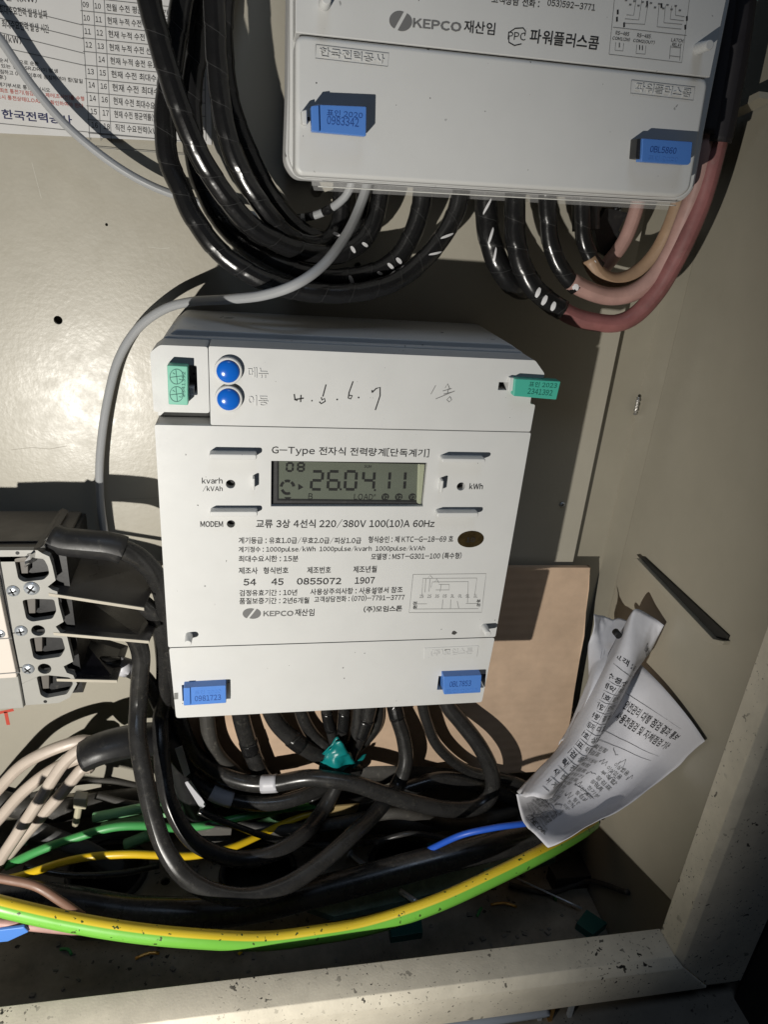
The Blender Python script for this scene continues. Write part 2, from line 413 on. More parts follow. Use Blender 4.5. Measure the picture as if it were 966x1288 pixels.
def add_uv_seam(m, pitch, w_, col, z=0):
    nt = m.node_tree; N = nt.nodes; L = nt.links; b = N['Principled BSDF']; uv = N.new('ShaderNodeUVMap'); sp = N.new('ShaderNodeSeparateXYZ'); L.new(uv.outputs[0], sp.inputs[0])
    def M_(op, a, b_):
        n = N.new('ShaderNodeMath'); n.operation = op
        for i, q in enumerate((a, b_)):
            if hasattr(q, 'links'): L.new(q, n.inputs[i])
            elif q is not None: n.inputs[i].default_value = q
        return n.outputs[0]
    f = M_('FRACT', M_('ADD', M_('DIVIDE', sp.outputs[0], pitch), sp.outputs[1]), None); k = M_('LESS_THAN', f, w_)
    x = N.new('ShaderNodeMix'); x.data_type = 'RGBA'; L.new(k, x.inputs[0]); src = b.inputs['Base Color'].links[0].from_socket; L.new(src, x.inputs[6]); x.inputs[7].default_value = (*col, 1); L.new(x.outputs[2], b.inputs['Base Color'])
add_uv_seam(TAPE, .0125, .02, (.045, .045, .045))
def add_flutes(m):
    nt = m.node_tree; N = nt.nodes; L = nt.links; b = N['Principled BSDF']; g = N.new('ShaderNodeNewGeometry')
    wv = N.new('ShaderNodeTexWave'); wv.bands_direction = 'Z'; wv.inputs['Scale'].default_value = 48; wv.inputs['Distortion'].default_value = .6; L.new(g.outputs['Position'], wv.inputs['Vector'])
    bp = N.new('ShaderNodeBump'); bp.inputs['Distance'].default_value = .00012; L.new(wv.outputs['Fac'], bp.inputs['Height']); L.new(bp.outputs[0], b.inputs['Normal'])
add_flutes(CARD)

# ------------------------------------------------------------------ the cabinet (setting)
# mounting plate with drilled holes
hol = [circ(*xz(73, 403, 0), .0021, 14), circ(*xz(398, 241, 0), .0028, 14), circ(*xz(450, 335, 0), .0018, 12), circ(*xz(134, 283, 0), .0007, 8)]
pl = extr('back_wall', [rect(-.45, -.374, .2025, .30, .0)] + hol, 0, -2, PLATE); tag(pl, kind='structure')
box('plate_hem', -.45, .2025, -.3755, -.3742, -1, 3.0, PLATE, pl)
cb = box('cabinet_back', -.47, .2288, -.46, .32, -9, -7.0, CABIN); tag(cb, kind='structure')
# side wall: runs from the back towards the camera, slightly folded near the back
sw = mk('side_wall', [(.2268, .0085, -.46), (.2268, .0085, .32), (.2283, -.013, .32), (.2283, -.013, -.46), (.2275, -.0145, -.46), (.2275, -.0145, .32),
                      (.2255, -.168, .32), (.2255, -.168, -.46), (.232, -.168, -.46), (.232, -.168, .32), (.232, .0085, .32), (.232, .0085, -.46)],
        [(0, 3, 2, 1), (3, 4, 5, 2), (4, 7, 6, 5), (7, 8, 9, 6), (8, 11, 10, 9), (0, 1, 10, 11)], CABIN); tag(sw, kind='structure')
SCR = mat('scuff', (.36, .33, .27), .5); SCL = mat('bright_scratch', (.62, .60, .52), .4)
lines('scuff', [[(14, 566), (40, 563), (62, 565), (84, 561)], [(150, 628), (200, 626)]], .7, 0, SCR, pl, .05)
lines('scratch', [[(186, 311), (204, 313), (214, 312)], [(148, 528), (190, 505)], [(40, 205), (52, 250)], [(690, 1001), (700, 990)]], .6, 0, SCL, pl, .05)
# weld bead on the back corner
vs = []; 
wb = tube('weld_bead', [(803, 500, -4), (801, 510, -3), (799, 521, -4)], 5, mat('weld_metal', (.5, .48, .45), .25, metal=.7, bump=.5, bscale=700), sw, seg=10, step=.001,
          rfun=lambda L, a: 1 + .35 * math.sin(L * 3200))
# louvre slot; its shade is painted as a black rib on the wall
def onwall(px, py, x):
    r = ((px - CX) / F) * right + ((py - CY) / F) * down + fwd; return Vector((0, -DC, 0)) + r * (x / r.x)
A = [onwall(807, 701, .2262), onwall(812, 702, .2262), onwall(919, 799, .2262), onwall(916, 806, .2262), onwall(904, 802, .2262)]
rib = hull('louvre', [p + Vector((-.0012, 0, 0)) for p in A], [p + Vector((.003, 0, 0)) for p in A], mat('louvre_shade', (.02, .019, .016), .6), sw, bevel=.3)
B = [onwall(802, 703, .2256), onwall(807, 702, .2256), onwall(904, 803, .2256), onwall(918, 806, .2256), onwall(916, 811, .2256), onwall(897, 807, .2256)]
hull('louvre_lip', [p + Vector((-.0034, 0, 0)) for p in B], [p + Vector((.002, 0, 0)) for p in B], CABIN, rib, bevel=.3)
# floor with round cable knock-outs
def floorpt(px, py, z):
    r = ((px - CX) / F) * right + ((py - CY) / F) * down + fwd; p = Vector((0, -DC, 0)) + r * (z / r.z); return p
holes = [(floorpt(135, 1098, FZ), .0235), (floorpt(325, 1098, FZ), .0235), (floorpt(510, 1090, FZ), .0235), (floorpt(208, 1108, FZ), .003)]
outl = [Vector((x, y, 0)) for x, y in ((-.45, -.166), (.226, -.166), (.226, .006), (-.45, .006))]
loops = [outl] + [[Vector((c.x + r * math.cos(2 * math.pi * i / 32), c.y + r * math.sin(2 * math.pi * i / 32), 0)) for i in range(32)] for c, r in holes]
tr = tessellate_polygon(loops); fl = [v for l in loops for v in l]; n = len(fl)
vs = [(v.x, v.y, FZ) for v in fl] + [(v.x, v.y, FZ - .002) for v in fl]
fs = [tuple(t) for t in tr] + [tuple(i + n for i in t[::-1]) for t in tr]; k = 0
for l in loops:
    for i in range(len(l)): a, b = k + i, k + (i + 1) % len(l); fs.append((a, b, b + n, a + n))
    k += len(l)
flo = fixn(mk('floor', vs, fs, FLOOR)); tag(flo, kind='structure')
for c, r in holes[:3]:
    path = [Vector((c.x + (r + .001) * math.cos(2 * math.pi * i / 48), c.y + (r + .001) * math.sin(2 * math.pi * i / 48), FZ + .001)) for i in range(49)]
    v_, f_, u_ = sweep(path, .0022, 10); mk('hole_grommet', v_, f_, DARKP, flo, smooth=True)
shade_sheet = hull('hole_shade_sheet', [Vector((x, y, -.46)) for x, y in ((-.45, -.21), (.226, -.21), (.226, .05), (-.45, .05))],
           [Vector((x, y, -.465)) for x, y in ((-.45, -.166), (.226, -.166), (.226, .006), (-.45, .006))], mat('hole_shade', (.03, .027, .02), .8), flo)  # added dark sheet, stands for the shade below the floor holes
# front frame: one profile swept round the corner (bottom rail and right upright), mitred
LZ, LX, LY = -.3335, .2055, -.1625
def rail(name, prof, mt, ax):
    """prof: (offset outward mm from the lip, depth y) points"""
    vs = []; 
    for o_, y_ in prof:
        o_ = o_ / 1000.; y_ = y_ / 1000.
        if ax == 'h': vs += [(-.45, y_, LZ - o_), (LX + o_, y_, LZ - o_)]
        else: vs += [(LX + o_ + .0, y_, LZ - min(o_, .0232)), (LX + o_ + .018 * 0, y_, .34)]
    fs = [(2 * i, 2 * i + 1, 2 * i + 3, 2 * i + 2) for i in range(len(prof) - 1)]
    o = mk(name, vs, fs, mt); m = o.modifiers.new('s', 'SOLIDIFY'); m.thickness = .0014; m.offset = -1 if ax == 'h' else 1
    b = o.modifiers.new('b', 'BEVEL'); b.width = .0022; b.segments = 4; b.limit_method = 'ANGLE'; b.angle_limit = math.radians(25)
    o.data.polygons.foreach_set('use_smooth', [True] * len(fs)); tag(o, kind='structure'); return o
prof = [(14, -162), (0, -162.5), (0, -175.5), (4.5, -178.0), (23, -178.2), (23, -160)]
rail('frame_bottom_rail', prof, FRAME, 'h')
prof2 = [(14, -162), (0, -162.5), (0, -175.5), (4.5, -178.0), (23.2, -178.1), (43, -178.2), (43, -150)]
rail('frame_right_upright', prof2, FRAME, 'v')
ap = box('light_stop_panel', -.5, .26, -.46, -.3572, 160, 164, FRAME); tag(ap, kind='structure')  # added panel, keeps torch light from leaking in under the rail
base = hull('cabinet_base', [Vector((x, y, -.372)) for x, y in ((-.5, -.30), (.32, -.30), (.32, -.170), (-.5, -.170))], [Vector((x, y, -.377)) for x, y in ((-.5, -.30), (.32, -.30), (.32, -.170), (-.5, -.170))],
            mat('base_steel', (.20, .18, .15), .6, bump=.1, bscale=500, var=.3, specks=.68)); tag(base, kind='structure')

# ------------------------------------------------------------------ printed notice sheet (top left)
ns = prism('printed_notice', [(-160, -140), (262, -90), (266, 183), (250, 180), (-170, 160)], 1.0, .3, PAPER, None)
ns = tag(ns, 'white printed notice with a ruled table, stuck on the back plate behind the black cables', 'notice')
def ln(y_at_0, y_at_200): return lambda x: y_at_0 + (y_at_200 - y_at_0) * x / 200.
rows_l = [7, 24, 42, 60, 158]
tab = []
for y0, y1, x0, x1 in ((7, 33, -40, 103), (24, 50, -40, 105), (42, 68, -40, 106), (60, 83, -40, 107)):
    tab.append([(x0, y0 + (y1 - y0) * x0 / 103.), (x1, y0 + (y1 - y0) * x1 / 103. * .97)])
for i in range(12):
    y = -3 + 17.1 * i; tab.append([(100 + i * 1.1, y), (258, y + 17 - i * .45)])
for xa, xb in ((101, 113), (116, 127), (130, 140), (256, 259)): tab.append([(xa, -20), (xb, 178)])
tab.append([(-40, 152), (258, 184)][:1] + [(113, 167), (250, 180)])
lines('table_rule', tab, .8, 1.0, INKG, ns)
for s, x0, y0, x1, y1, h in (('최대수요전력 발생 날짜', 0, 18, 60, 25, 11), ('최대수요전력 발생 시간', 3, 36, 62, 43, 11), ('수요전력(kW)', -22, 52, 27, 57, 11), ('누적수요전력(kW)', -30, 0, 47, 5, 10)):
    txt(s, x0, y0, x1, y1, h, 1.0, ns, INK, .008)
nums = [('09', '10', '전월 수전 평균 역률(중간+지상)'), ('10', '11', '현재 누적 수전 유효전력량 (kWh)'), ('11', '12', '현재 누적 수전 유효전력 (kWh)'), ('12', '13', '현재 누적 수전 선택 무효(kvarh)'), ('-', '14', '현재 누적 송전 유효전력량(kWh)'),
        ('13', '15', '현재 수전 최대수요전력 (kW)'), ('14', '16', '현재 수전 최대수요전력 날짜'), ('14', '16', '현재 수전 최대수요전력 시간'), ('15', '17', '현재 수전 평균역률(%)'), ('16', '18', '직전 수요전력(kW)')]
for i, (a, b, c) in enumerate(nums):
    y = 9.5 + i * 16.8; x = 104 + i * 1.25
    if a != '-': txt(a, x, y + .3, x + 8, y + 1.2, 7, 1.0, ns, INK, .006)
    txt(b, x + 15, y + 2, x + 23, y + 3, 7, 1.0, ns, INK, .006)
    txt(c, x + 30, y + 5, x + 30 + (100 if i < 7 else 78 if i == 7 else 56), y + 5 + (10 if i < 8 else 5), 9.5, 1.0, ns, INK, .004)
for s, x0, y0, x1, y1, h, m in (('검침 항목 표시순서 자동으로 순환', -40, 75, 49, 84, 5.5, INK), ('계기의 전면에 있는 검침(SR,DR)이 발생', -40, 82, 73, 93, 5.5, INK), ('하여 반드시 검침하고 00시 이후에 검침하여야 함(말일', -40, 89, 104, 106, 6, INK),
                               ('이후)', -10, 99, 8, 102, 6, INK), ('또는 때는 계기부서로 통보하십시오', -30, 106, 63, 117, 5.5, INK), ('전원투입시 최초 통전기(점검)하고 제어(초이인)를 수행', -30, 114, 106, 128, 6, INKR), ('하되 상태표시 통전상태(LOAD)를 확인하여야 한다', -30, 122, 105, 137, 6, INKR)):
    txt(s, x0, y0, x1, y1, h, 1.0, ns, m, .004)
txt('한국전력공사', 3, 150, 91, 158, 12, 1.0, ns, INKB, .02)

# ------------------------------------------------------------------ meters
def seal(corners, d0, d1, mt, mp, label, lines_, tail=None):
    """corners: pixel loop on the front plane"""
    o = prism('security_seal', corners, d0, d1, mt, None, bevel=.35, r=.5); tag(o, label, 'seal')
    for s, x0, y0, x1, y1, h, m in lines_: txt(s, x0, y0, x1, y1, h, d0, o, m, .0, name='embossed_text', lift=.05, thick=.12)
    return o
def screw(cx, cz, r, d, parent, ang=.4, name='screw'):
    h = dome(name, cx, cz, r, d, r * 420, STEEL, parent, 18, 4)
    for k in (0, 1):
        a = ang + k * math.pi / 2; c, s = math.cos(a), math.sin(a); L_, w_ = r * .62, r * .13; dd = d + r * 420 + .02
        p = [(cx + c * L_ - s * w_, cz + s * L_ + c * w_), (cx - c * L_ - s * w_, cz - s * L_ + c * w_), (cx - c * L_ + s * w_, cz - s * L_ - c * w_), (cx + c * L_ + s * w_, cz + s * L_ - c * w_)]
        extr('screw_slot', [p], dd, dd - .5, BLACKH, h)
    return h

# --- lower meter
M = thing('electricity_meter', (.0415, 0, -.252), 'white electricity meter with the date display, in the middle of the mounting plate', 'meter')
extr('case', [rnd([(-.0405, -.251), (.1240, -.251), (.1252, -.062), (.118, -.0574), (-.034, -.0574), (-.0412, -.064)], .002)], 56, .5, WHITE2, M, bevel=.8)
# sloping hood that closes the top of the case
hood = extr('case_lid', [rnd([(-.0412, -.093), (.1262, -.093), (.1265, -.065), (.1225, -.0597), (-.0380, -.0597), (-.0414, -.0645)], .0015)], 60, 30, WHITE2, M, bevel=.8)
zt = -.0603; zs1 = -.0941
ear = extr('left_corner_cover', [rnd([(-.0425, -.0888), (-.0195, -.0888), (-.0195, zt - .0003), (-.0385, zt - .0003), (-.0425, zt - .0035)], .0012), pxrect(236, 460, 248, 497, 75, .0006)], 75, 58, WHITE, M, bevel=.9)
rN = [xz(x, y) for x, y in ((676, 502), (671, 472.5), (655, 476), (652, 470))]
main = extr('upper_cover', [rnd([(-.0192, zs1), (.1268, zs1), (.1270, -.0810), (.1245, -.0808), (.1243, -.0692), (.1290, -.0685), (.1290, -.0665), (.1235, zt - .0004), (-.0192, zt)], .0009),
                            pxrect(627, 481, 638, 491)], 75, 58, WHITE, M, bevel=.9)
extr('upper_cover_step', [rect(-.0425, -.0941, -.0195, -.0888)], 63, 56, WHITE, M, bevel=.3)
box('hinge_pin', .1115, .1155, -.0755, -.072, 57, 66, STEEL, M)
mid_out = rnd([(-.0425, -.2083), (.1262, -.2088), (.1272, -.0945), (-.0425, -.0945)], .001)
win = pxrect(341, 581, 535, 637, 75)
ledL = circ(*xz(290, 609), .0021); ledR = circ(*xz(580, 612), .0021); ledM = circ(*xz(290.5, 659), .0019)
mid = extr('nameplate_cover', [mid_out, win, ledL, ledR, ledM], 75, 60, WHITE, M, bevel=.45)
for l_, (x, y) in zip(('kvarh', 'kWh', 'modem'), ((290, 609), (580, 612), (290.5, 659))):
    cyl('indicator_lens', *xz(x, y), .0020, 71.5, 60, BLACKH, M, 18, bevel=.3)
# raised finger ridges
def ridge(x0, y0, x1, y1, h=5.0):
    l = pxrect(x0, y0, x1, y1, 75 + h, .0010); extr('grip_ridge', [l], 75 + h, 74.5, WHITE, M, bevel=.5)
ridge(263, 571.5, 323, 578.5); ridge(264, 643.5, 324, 650, 4.5); ridge(556, 577, 611, 582.5); ridge(550, 645, 602, 651, 4.5)
for a in ((317.5, 602, 320.5, 617), (554.5, 605, 557.5, 620)):
    l = pxrect(*a, 79, .0004); extr('window_catch', [l], 79, 74.5, WHITE, M, bevel=.3)
for x, y in ((238, 799), (609, 788)):
    c = xz(x, y, 75); cyl('pin', c[0], c[1], .0019, 82, 74.5, WHITE, M, 18, bevel=.3, r2=.0016)
term = extr('terminal_cover', [rnd([(-.0408, -.2524), (.1246, -.2524), (.1260, -.2093), (-.0422, -.2088)], .0016), pxrect(229, 860, 290, 880), pxrect(551, 849, 610, 866)], 75, 58, WHITE, M, bevel=.8)
prism('corner_vent', [(219, 871.5), (224, 871), (224, 879), (219, 879.5)], 75.1, 74, mat('vent_shade', (.2, .2, .19), .6), M)  # proud grey box, the shade of a small hole in its colour
e = prism('embossed_label', [(534, 815), (602, 812), (600, 826), (533, 829)], 75.25, 74.5, WHITE, M, bevel=.1)
txt('(주)모임스톤', 541, 825.5, 594, 822.5, 8.5, 75.25, e, WHITE2, .015, name='embossed_text', thick=.12)
# buttons
for i, (x, y, s) in enumerate(((287, 466.5, '메뉴'), (287.5, 501.5, '이동'))):
    c = xz(x, y, 76); rg = cyl('button_ring', c[0], c[1], .0058, 77.4, 74.5, WHITE, M, 32, bevel=.5)
    dome('button', c[0], c[1], .0048, 77.4, 2.0, BLUEB, M, 32, 8)
    txt(s, 312, y + 9, 337, y + 9.5, 13, 75, M, WHITE, 0, name='embossed_text', thick=.5)
# display
sc = extr('display_frame', [[xz(x, y, 72.5) for x, y in ((333, 572), (545, 577), (540, 645), (333, 642))], [xz(x, y, 72.5) for x, y in ((349, 580), (537, 583.5), (533, 631.5), (349, 629.5))]], 72.5, 60, DARKP, M, bevel=.2)
LD = 71.0
lc = prism('display', [(340, 580), (538, 584), (534, 636), (340, 634)], LD, 61, LCD, M)
prism('display_edge_trim', [(526, 584), (535, 584), (530, 637), (524.5, 633)], 73, 71.2, mat('display_acrylic', (.42, .45, .32), .12), M, bevel=.6)
SEG = {'0': 'abcdef', '1': 'bc', '2': 'abged', '4': 'fgbc', '6': 'afgedc', '8': 'abcdefg'}
def digit(ch, x0, y0, w_, h_, wp, slope=.02, lean=-.06):
    pts = {'tl': (0, 0), 'tr': (1, 0), 'ml': (0, .5), 'mr': (1, .5), 'bl': (0, 1), 'br': (1, 1)}
    def P(k, o=(0, 0)):
        u, v = pts[k]; u = min(max(u + o[0], 0), 1); v += o[1]; return (x0 + u * w_ + lean * v * h_, y0 + v * h_ + u * w_ * slope)
    sg = {'a': ('tl', 'tr'), 'b': ('tr', 'mr'), 'c': ('mr', 'br'), 'd': ('bl', 'br'), 'e': ('ml', 'bl'), 'f': ('tl', 'ml'), 'g': ('ml', 'mr')}
    out = []
    for s in SEG[ch]:
        a, b = P(sg[s][0]), P(sg[s][1]); g = .10
        out.append([(a[0] + (b[0] - a[0]) * g, a[1] + (b[1] - a[1]) * g), (b[0] - (b[0] - a[0]) * g, b[1] - (b[1] - a[1]) * g)])
    return out
for ch, x in (('2', 392.5), ('6', 413.5), ('0', 435), ('4', 457.5), ('1', 477), ('1', 496.5)):
    lines('display_digit', digit(ch, x, 593, 13.5, 22.5, 2.3), 3.5, LD, LCDI, lc)
for ch, x in (('0', 361), ('8', 375)): lines('display_digit', digit(ch, x, 582.5, 7.5, 10, 1.8), 2.6, LD, LCDI, lc)
for x, y in ((428.5, 615.5), (471.5, 616.5)): cyl('display_point', *xz(x, y, LD), .00055, LD + .1, LD, LCDI, lc, 10)
for k in range(5):
    if k == 3: continue
    a0 = -math.pi + k * math.pi / 3 + .1 + (0 if k < 3 else -.0); pts = []
    for j in range(5):
        a = a0 + (math.pi / 3 - .22) * j / 4; pts.append((361.5 + 8 * math.cos(a), 613 + 8 * math.sin(a)))
    lines('display_ring_segment', [pts], 3.6, LD, LCDI, lc)
lines('display_ring_segment', [[(354.5, 616), (357, 619.5), (360, 621)]], 3.4, LD, LCDI, lc)
prism('display_arrow', [(375, 608.5), (375, 616.5), (381.5, 613)], LD + .12, LD, LCDI, lc); prism('display_arrow', [(357.5, 625.5), (366.5, 625.5), (362, 630)], LD + .12, LD, LCDI, lc)
txt('B', 387.5, 628, 393, 628.2, 7.5, LD, lc, LCDI, 0); txt('LOAD°', 445, 628.5, 472, 629, 7.5, LD, lc, LCDI, 0)
txt('SUM', 458, 588.5, 467, 588.7, 3.5, LD, lc, LCDI, 0)
for i in range(3):
    x = 484.5 + 17 * i; c = xz(x, 625, LD); cyl('display_phase_disc', c[0], c[1], .00185, LD + .1, LD, LCDI, lc, 18)
    txt('V%d' % (i + 1), x - 3.4, 627.5, x + 3.4, 627.7, 5, LD + .15, lc, LCD, .02)
prism('display_glass', [(340, 580), (536, 584), (532, 636), (340, 634)], 73.3, 73.0, mat('display_pane', (.3, .3, .3), .04, alpha=.05), M)
# printing
T = lambda *a, **k: txt(*a[:6], 75, M, INK, **k)
T('G-Type 전자식 전력량계[단독계기]', 341.5, 573, 539, 577, 12.5, bold=.008)
T('교류 3상 4선식 220/380V 100(10)A 60Hz', 322, 664.5, 546, 664, 11.5, bold=.016)
T('계기등급 : 유효1.0급/무효2.0급/피상1.0급', 300, 684, 454, 684, 8.5); T('형식승인 : 제 KTC-G-18-69 호', 463, 683, 569.5, 682, 8.5)
T('계기정수 : 1000pulse/kWh  1000pulse/kvarh  1000pulse/kVAh', 300, 696, 534, 694, 8.5)
T('최대수요시한 : 15분', 300, 707, 375, 706.5, 8); T('모델명 : MST-G301-100 (특수형)', 466.5, 704.5, 580, 703, 8.5)
T('제조사', 300, 722, 324, 722, 8.5); T('형식번호', 331, 721.8, 362.5, 721.5, 8.5); T('제조번호', 386, 721.5, 416, 721, 8.5); T('제조년월', 444, 720.5, 473.5, 720, 8.5)
T('54', 306, 736.5, 322, 736.5, 8.5, bold=.02); T('45', 341, 736, 356.5, 736, 8.5, bold=.02); T('0855072', 373, 735.5, 429, 735, 8.5, bold=.02); T('1907', 446, 734.5, 471, 734, 8.5, bold=.02)
T('검정유효기간 : 10년', 301, 750, 373.5, 749, 8); T('사용상주의사항 : 사용설명서 참조', 390, 748.5, 506, 745.5, 8)
T('품질보증기간 : 2년6개월', 301, 760, 388.5, 759, 8); T('고객상담전화 : (070)-7791-3777', 395, 758, 508.5, 755, 8)
T('(주)모임스톤', 457, 770.5, 505.5, 769, 8, bold=.02)
T('MODEM', 252, 663, 280.5, 663, 7.5, bold=.02); T('kvarh', 254, 608.5, 280, 608.5, 7.5, bold=.015); T('/kVAh', 255, 618.5, 280, 618.5, 7.5, bold=.015); T('kWh', 590, 615.5, 607, 615.5, 7.5, bold=.02)
def kepco(x0, y0, s, sl, d, parent, korean, kx0, kx1, tx0, tx1, h):
    for k in (0, 1):
        c = []
        for i in range(17):
            a = math.radians(62 + 180 * k + 180 * i / 16)
            c.append((x0 + s * (.60 + (.10 if k else -.10)) + math.cos(a) * s * .62, y0 - h * .42 - math.sin(a) * h * .74 + (s * sl * k)))
        prism('logo_half', c, d + .12, d, INKG, parent)
    lt = txt('KEPCO', tx0, y0 + (tx0 - x0) * sl, tx1, y0 + (tx1 - x0) * sl, h * .78, d, parent, INKG, .035, name='logo_text')
    txt(korean, kx0, y0 + (kx0 - x0) * sl, kx1, y0 + (kx1 - x0) * sl, h, d, parent, INK, .012)
kepco(307, 775.5, 16, -.01, 75, M, '재산임', 370.5, 395, 331, 369, 9)
st = extr('foil_sticker', [[(xz(592, 678)[0] + .0068 * math.cos(a / 24 * 2 * math.pi), xz(592, 678)[1] + .0046 * math.sin(a / 24 * 2 * math.pi)) for a in range(24)]], 75.15, 74.9, STICK, M)
txt('10', 586, 682, 597, 682, 6, 75.15, st, INK, .01)
dg = [[(519.5, 722.5), (611.5, 721.5), (608.5, 746), (606, 770), (514.5, 770.5), (519.5, 722.5)], [(530.5, 750), (532, 727.5), (600, 727), (597, 749)], [(534.5, 745), (535.5, 728)], [(539.5, 744), (541, 728)], [(542, 739), (543.5, 732), (589, 731.5), (588, 758)],
      [(552, 735), (565, 735), (565, 742), (548, 742)], [(555, 735), (553.5, 744)], [(522, 759.5), (537, 759.5)], [(522, 766), (602, 765.5)], [(557, 754), (556, 766)], [(567, 754), (566.5, 765.5)], [(586, 759), (602, 759)], [(575, 756), (577, 765)],
      [(538, 727.5), (541, 723.5), (544, 727)], [(547, 732), (549, 728), (552, 733)]]
lines('wiring_diagram', dg, .45, 75, INKG, M)
for i, s in enumerate(('1S', '2S', '3S', '0S', '3L', '0L', '2L', '1L')):
    txt(s, 527.5 + i * 9.7, 752 - i * .1, 532.5 + i * 9.7, 752 - i * .1, 4, 75, M, INKG, 0)
for s, x, y in (('전', 519, 761), ('원', 519, 766), ('부', 599, 758.5), ('하', 599, 763.5)): txt(s, x, y, x + 5, y, 4.5, 75, M, INK, .02)
# handwriting on the cover
def hand(pl, wpx, parent, m=INK, d=75): return lines('handwriting', pl, wpx, d, m, parent)
hand([[(370, 496), (371, 503), (374, 504)], [(370, 503), (382, 501)], [(378.5, 497), (378, 506)]], 1.6, M)
hand([[(391.5, 504), (393, 504.5)], [(423, 502.5), (425, 503)], [(450, 500), (452, 500.5)]], 1.8, M)
hand([[(404, 500), (405, 503.5), (408, 501.5), (409, 505), (404, 508), (401.5, 505.5)], [(410, 484), (406, 499)]], 1.6, M)
hand([[(444, 480), (439, 494), (438, 501), (441, 502), (443, 498), (439.5, 497.5)]], 1.6, M)
hand([[(468, 494), (473, 489), (478, 487.5), (478, 498), (472, 516)], [(468, 494), (468, 491)]], 1.6, M)
hand([[(548, 485), (542, 496)], [(560, 488), (563, 483), (566, 490)], [(557, 492), (568, 489)], [(564, 489), (563, 494)], [(548, 502), (572, 492)], [(566, 499), (562, 503), (565, 506), (568, 503), (566, 499)], [(558, 496), (570, 493)]], .8, M, INKG)
# seals on the lower meter
g1 = seal([(210, 459.5), (236, 461), (236.5, 510), (212, 509)], 80.5, 75.3, mat('pale_green_seal', (.16, .52, .38), .4), TEALD, 'green plastic seal standing upright with two round stamps, beside the blue buttons', [])
for cy in (474, 496):
    ring = [(222 + 8.5 * math.cos(a / 10 * math.pi), cy + 9.5 * math.sin(a / 10 * math.pi)) for a in range(21)]
    lines('stamp_ring', [ring, [(214, cy + 1), (230, cy - 1)], [(221, cy - 9), (223, cy + 9)], [(217, cy - 5), (220, cy - 3)], [(225, cy + 3), (228, cy + 4)]], .8, 80.5, TEALD, g1)
txt('2341392', 232.5, 500, 233, 468, 4, 80.5, g1, TEALD, 0)
prism('seal_hook', [(235, 488), (244, 488), (244, 498), (235, 498)], 74, 62, WHITE, g1, bevel=.2)
g2 = seal([(648, 476.5), (705.5, 480), (700, 503), (646, 498.5)], 79, 73.5, TEAL, TEALD, 'green plastic seal sticking out past the right edge of the lower meter cover', [('표인 2023', 665, 486.5, 700, 488.5, 6.5, TEALD), ('2341392', 663, 495.5, 694, 498, 7, TEALD)])
prism('seal_hook', [(641, 475), (650, 476), (647.5, 492), (639.5, 492)], 77, 70, WHITE, g2, bevel=.3)
b1 = seal([(230.5, 865), (284, 862), (284.5, 884), (231, 887.5)], 80, 68, BLUE, BLUED, 'blue plastic seal at the bottom left corner of the middle meter', [('0981723', 245, 882, 278, 880, 7, BLUED), ('표인 2020', 245, 873.5, 278, 871.5, 5, BLUE)])
prism('seal_edge', [(231, 865.5), (239, 865), (239.5, 886.5), (231.5, 887)], 80.9, 80, BLUE, b1, bevel=.2)
b2 = seal([(558, 851), (606, 849), (604.5, 871), (558.5, 873.5)], 80, 68, BLUE, BLUED, 'blue plastic seal at the bottom right corner of the date-display meter', [('0BL7853', 565, 864, 592, 862.5, 7, BLUED), ('표인 2020', 560, 872, 600, 870, 5, BLUE)])
prism('seal_hook', [(557, 850), (563, 850), (562, 856), (557, 856)], 76, 70, WHITE, b2)

# --- upper meter
U = thing('electricity_meter', (.098, 0, .008), 'upper white electricity meter, cut off at the top, with red wires beside it', 'meter')
top = lambda x, y, d=75: xz(x, y, d)
sl = [xz(372, 42), xz(893.5, 98.5)]
def up(p, z=.13): return (p[0] + (z - p[1]) * -.02, z)
lo_ = rnd([xz(371.5, 43), xz(371, 213.5), xz(377, 221.5), xz(855, 249.5), xz(869, 240), xz(893, 99.5)], .0035, 5)
extr('terminal_cover', [lo_], 75, 50, WHITE, U, bevel=1.8, segs=4)
extr('nameplate_cover', [[xz(371.5, 41.8), xz(893.3, 98.2), up(xz(893.3, 98.2)), up(xz(371.5, 41.8))]], 75, 50, WHITE, U, bevel=.4)
bk = rnd([up(xz(366, 30, 48)), xz(362, 120, 52), xz(358.5, 205, 50), xz(373, 226, 50), xz(858, 256, 50), xz(875, 240, 50), up(xz(898, 98, 52))], .004, 5)
extr('case', [bk], 49, 14, WHITE2, U, bevel=1.2, segs=3)
rim = rnd([up(xz(364, 30, 55)), xz(364, 120, 55), xz(362.5, 203, 55), xz(376, 224, 57), xz(858, 252, 57), xz(873, 240, 57), up(xz(897, 98, 57))], .004, 5)
extr('case_rim', [rim], 56, 49.5, WHITE, U, bevel=.8)
cs = prism('clear_skirt', [(392, 227), (850, 253), (850, 260), (392, 234)], 47, 46, CLEAR, U)
cs2 = prism('clear_skirt', [(392, 229), (850, 255), (848, 265), (395, 240)], 30, 29, CLEAR, U)
tube('skirt_edge', [(400, 235, 52), (600, 246, 52), (850, 259, 52)], 1.4, mat('skirt_rim', (.75, .75, .72), .2), U, seg=8)
for i, q in enumerate((((397, 57), (489, 68), (487.5, 84.5), (396.5, 74)), ((794, 101.5), (874, 110.5), (872, 127), (793, 118)))):
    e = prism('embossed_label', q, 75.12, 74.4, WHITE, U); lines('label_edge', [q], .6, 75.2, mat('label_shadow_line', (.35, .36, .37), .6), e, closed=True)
    s = ('한국전력공사', '파워플러스콤')[i]; txt(s, q[3][0] + 5, q[3][1] - 2, q[2][0] - 5, q[2][1] - 3, 11.5, 75.12, e, WHITE, .0, name='embossed_text', thick=.7)
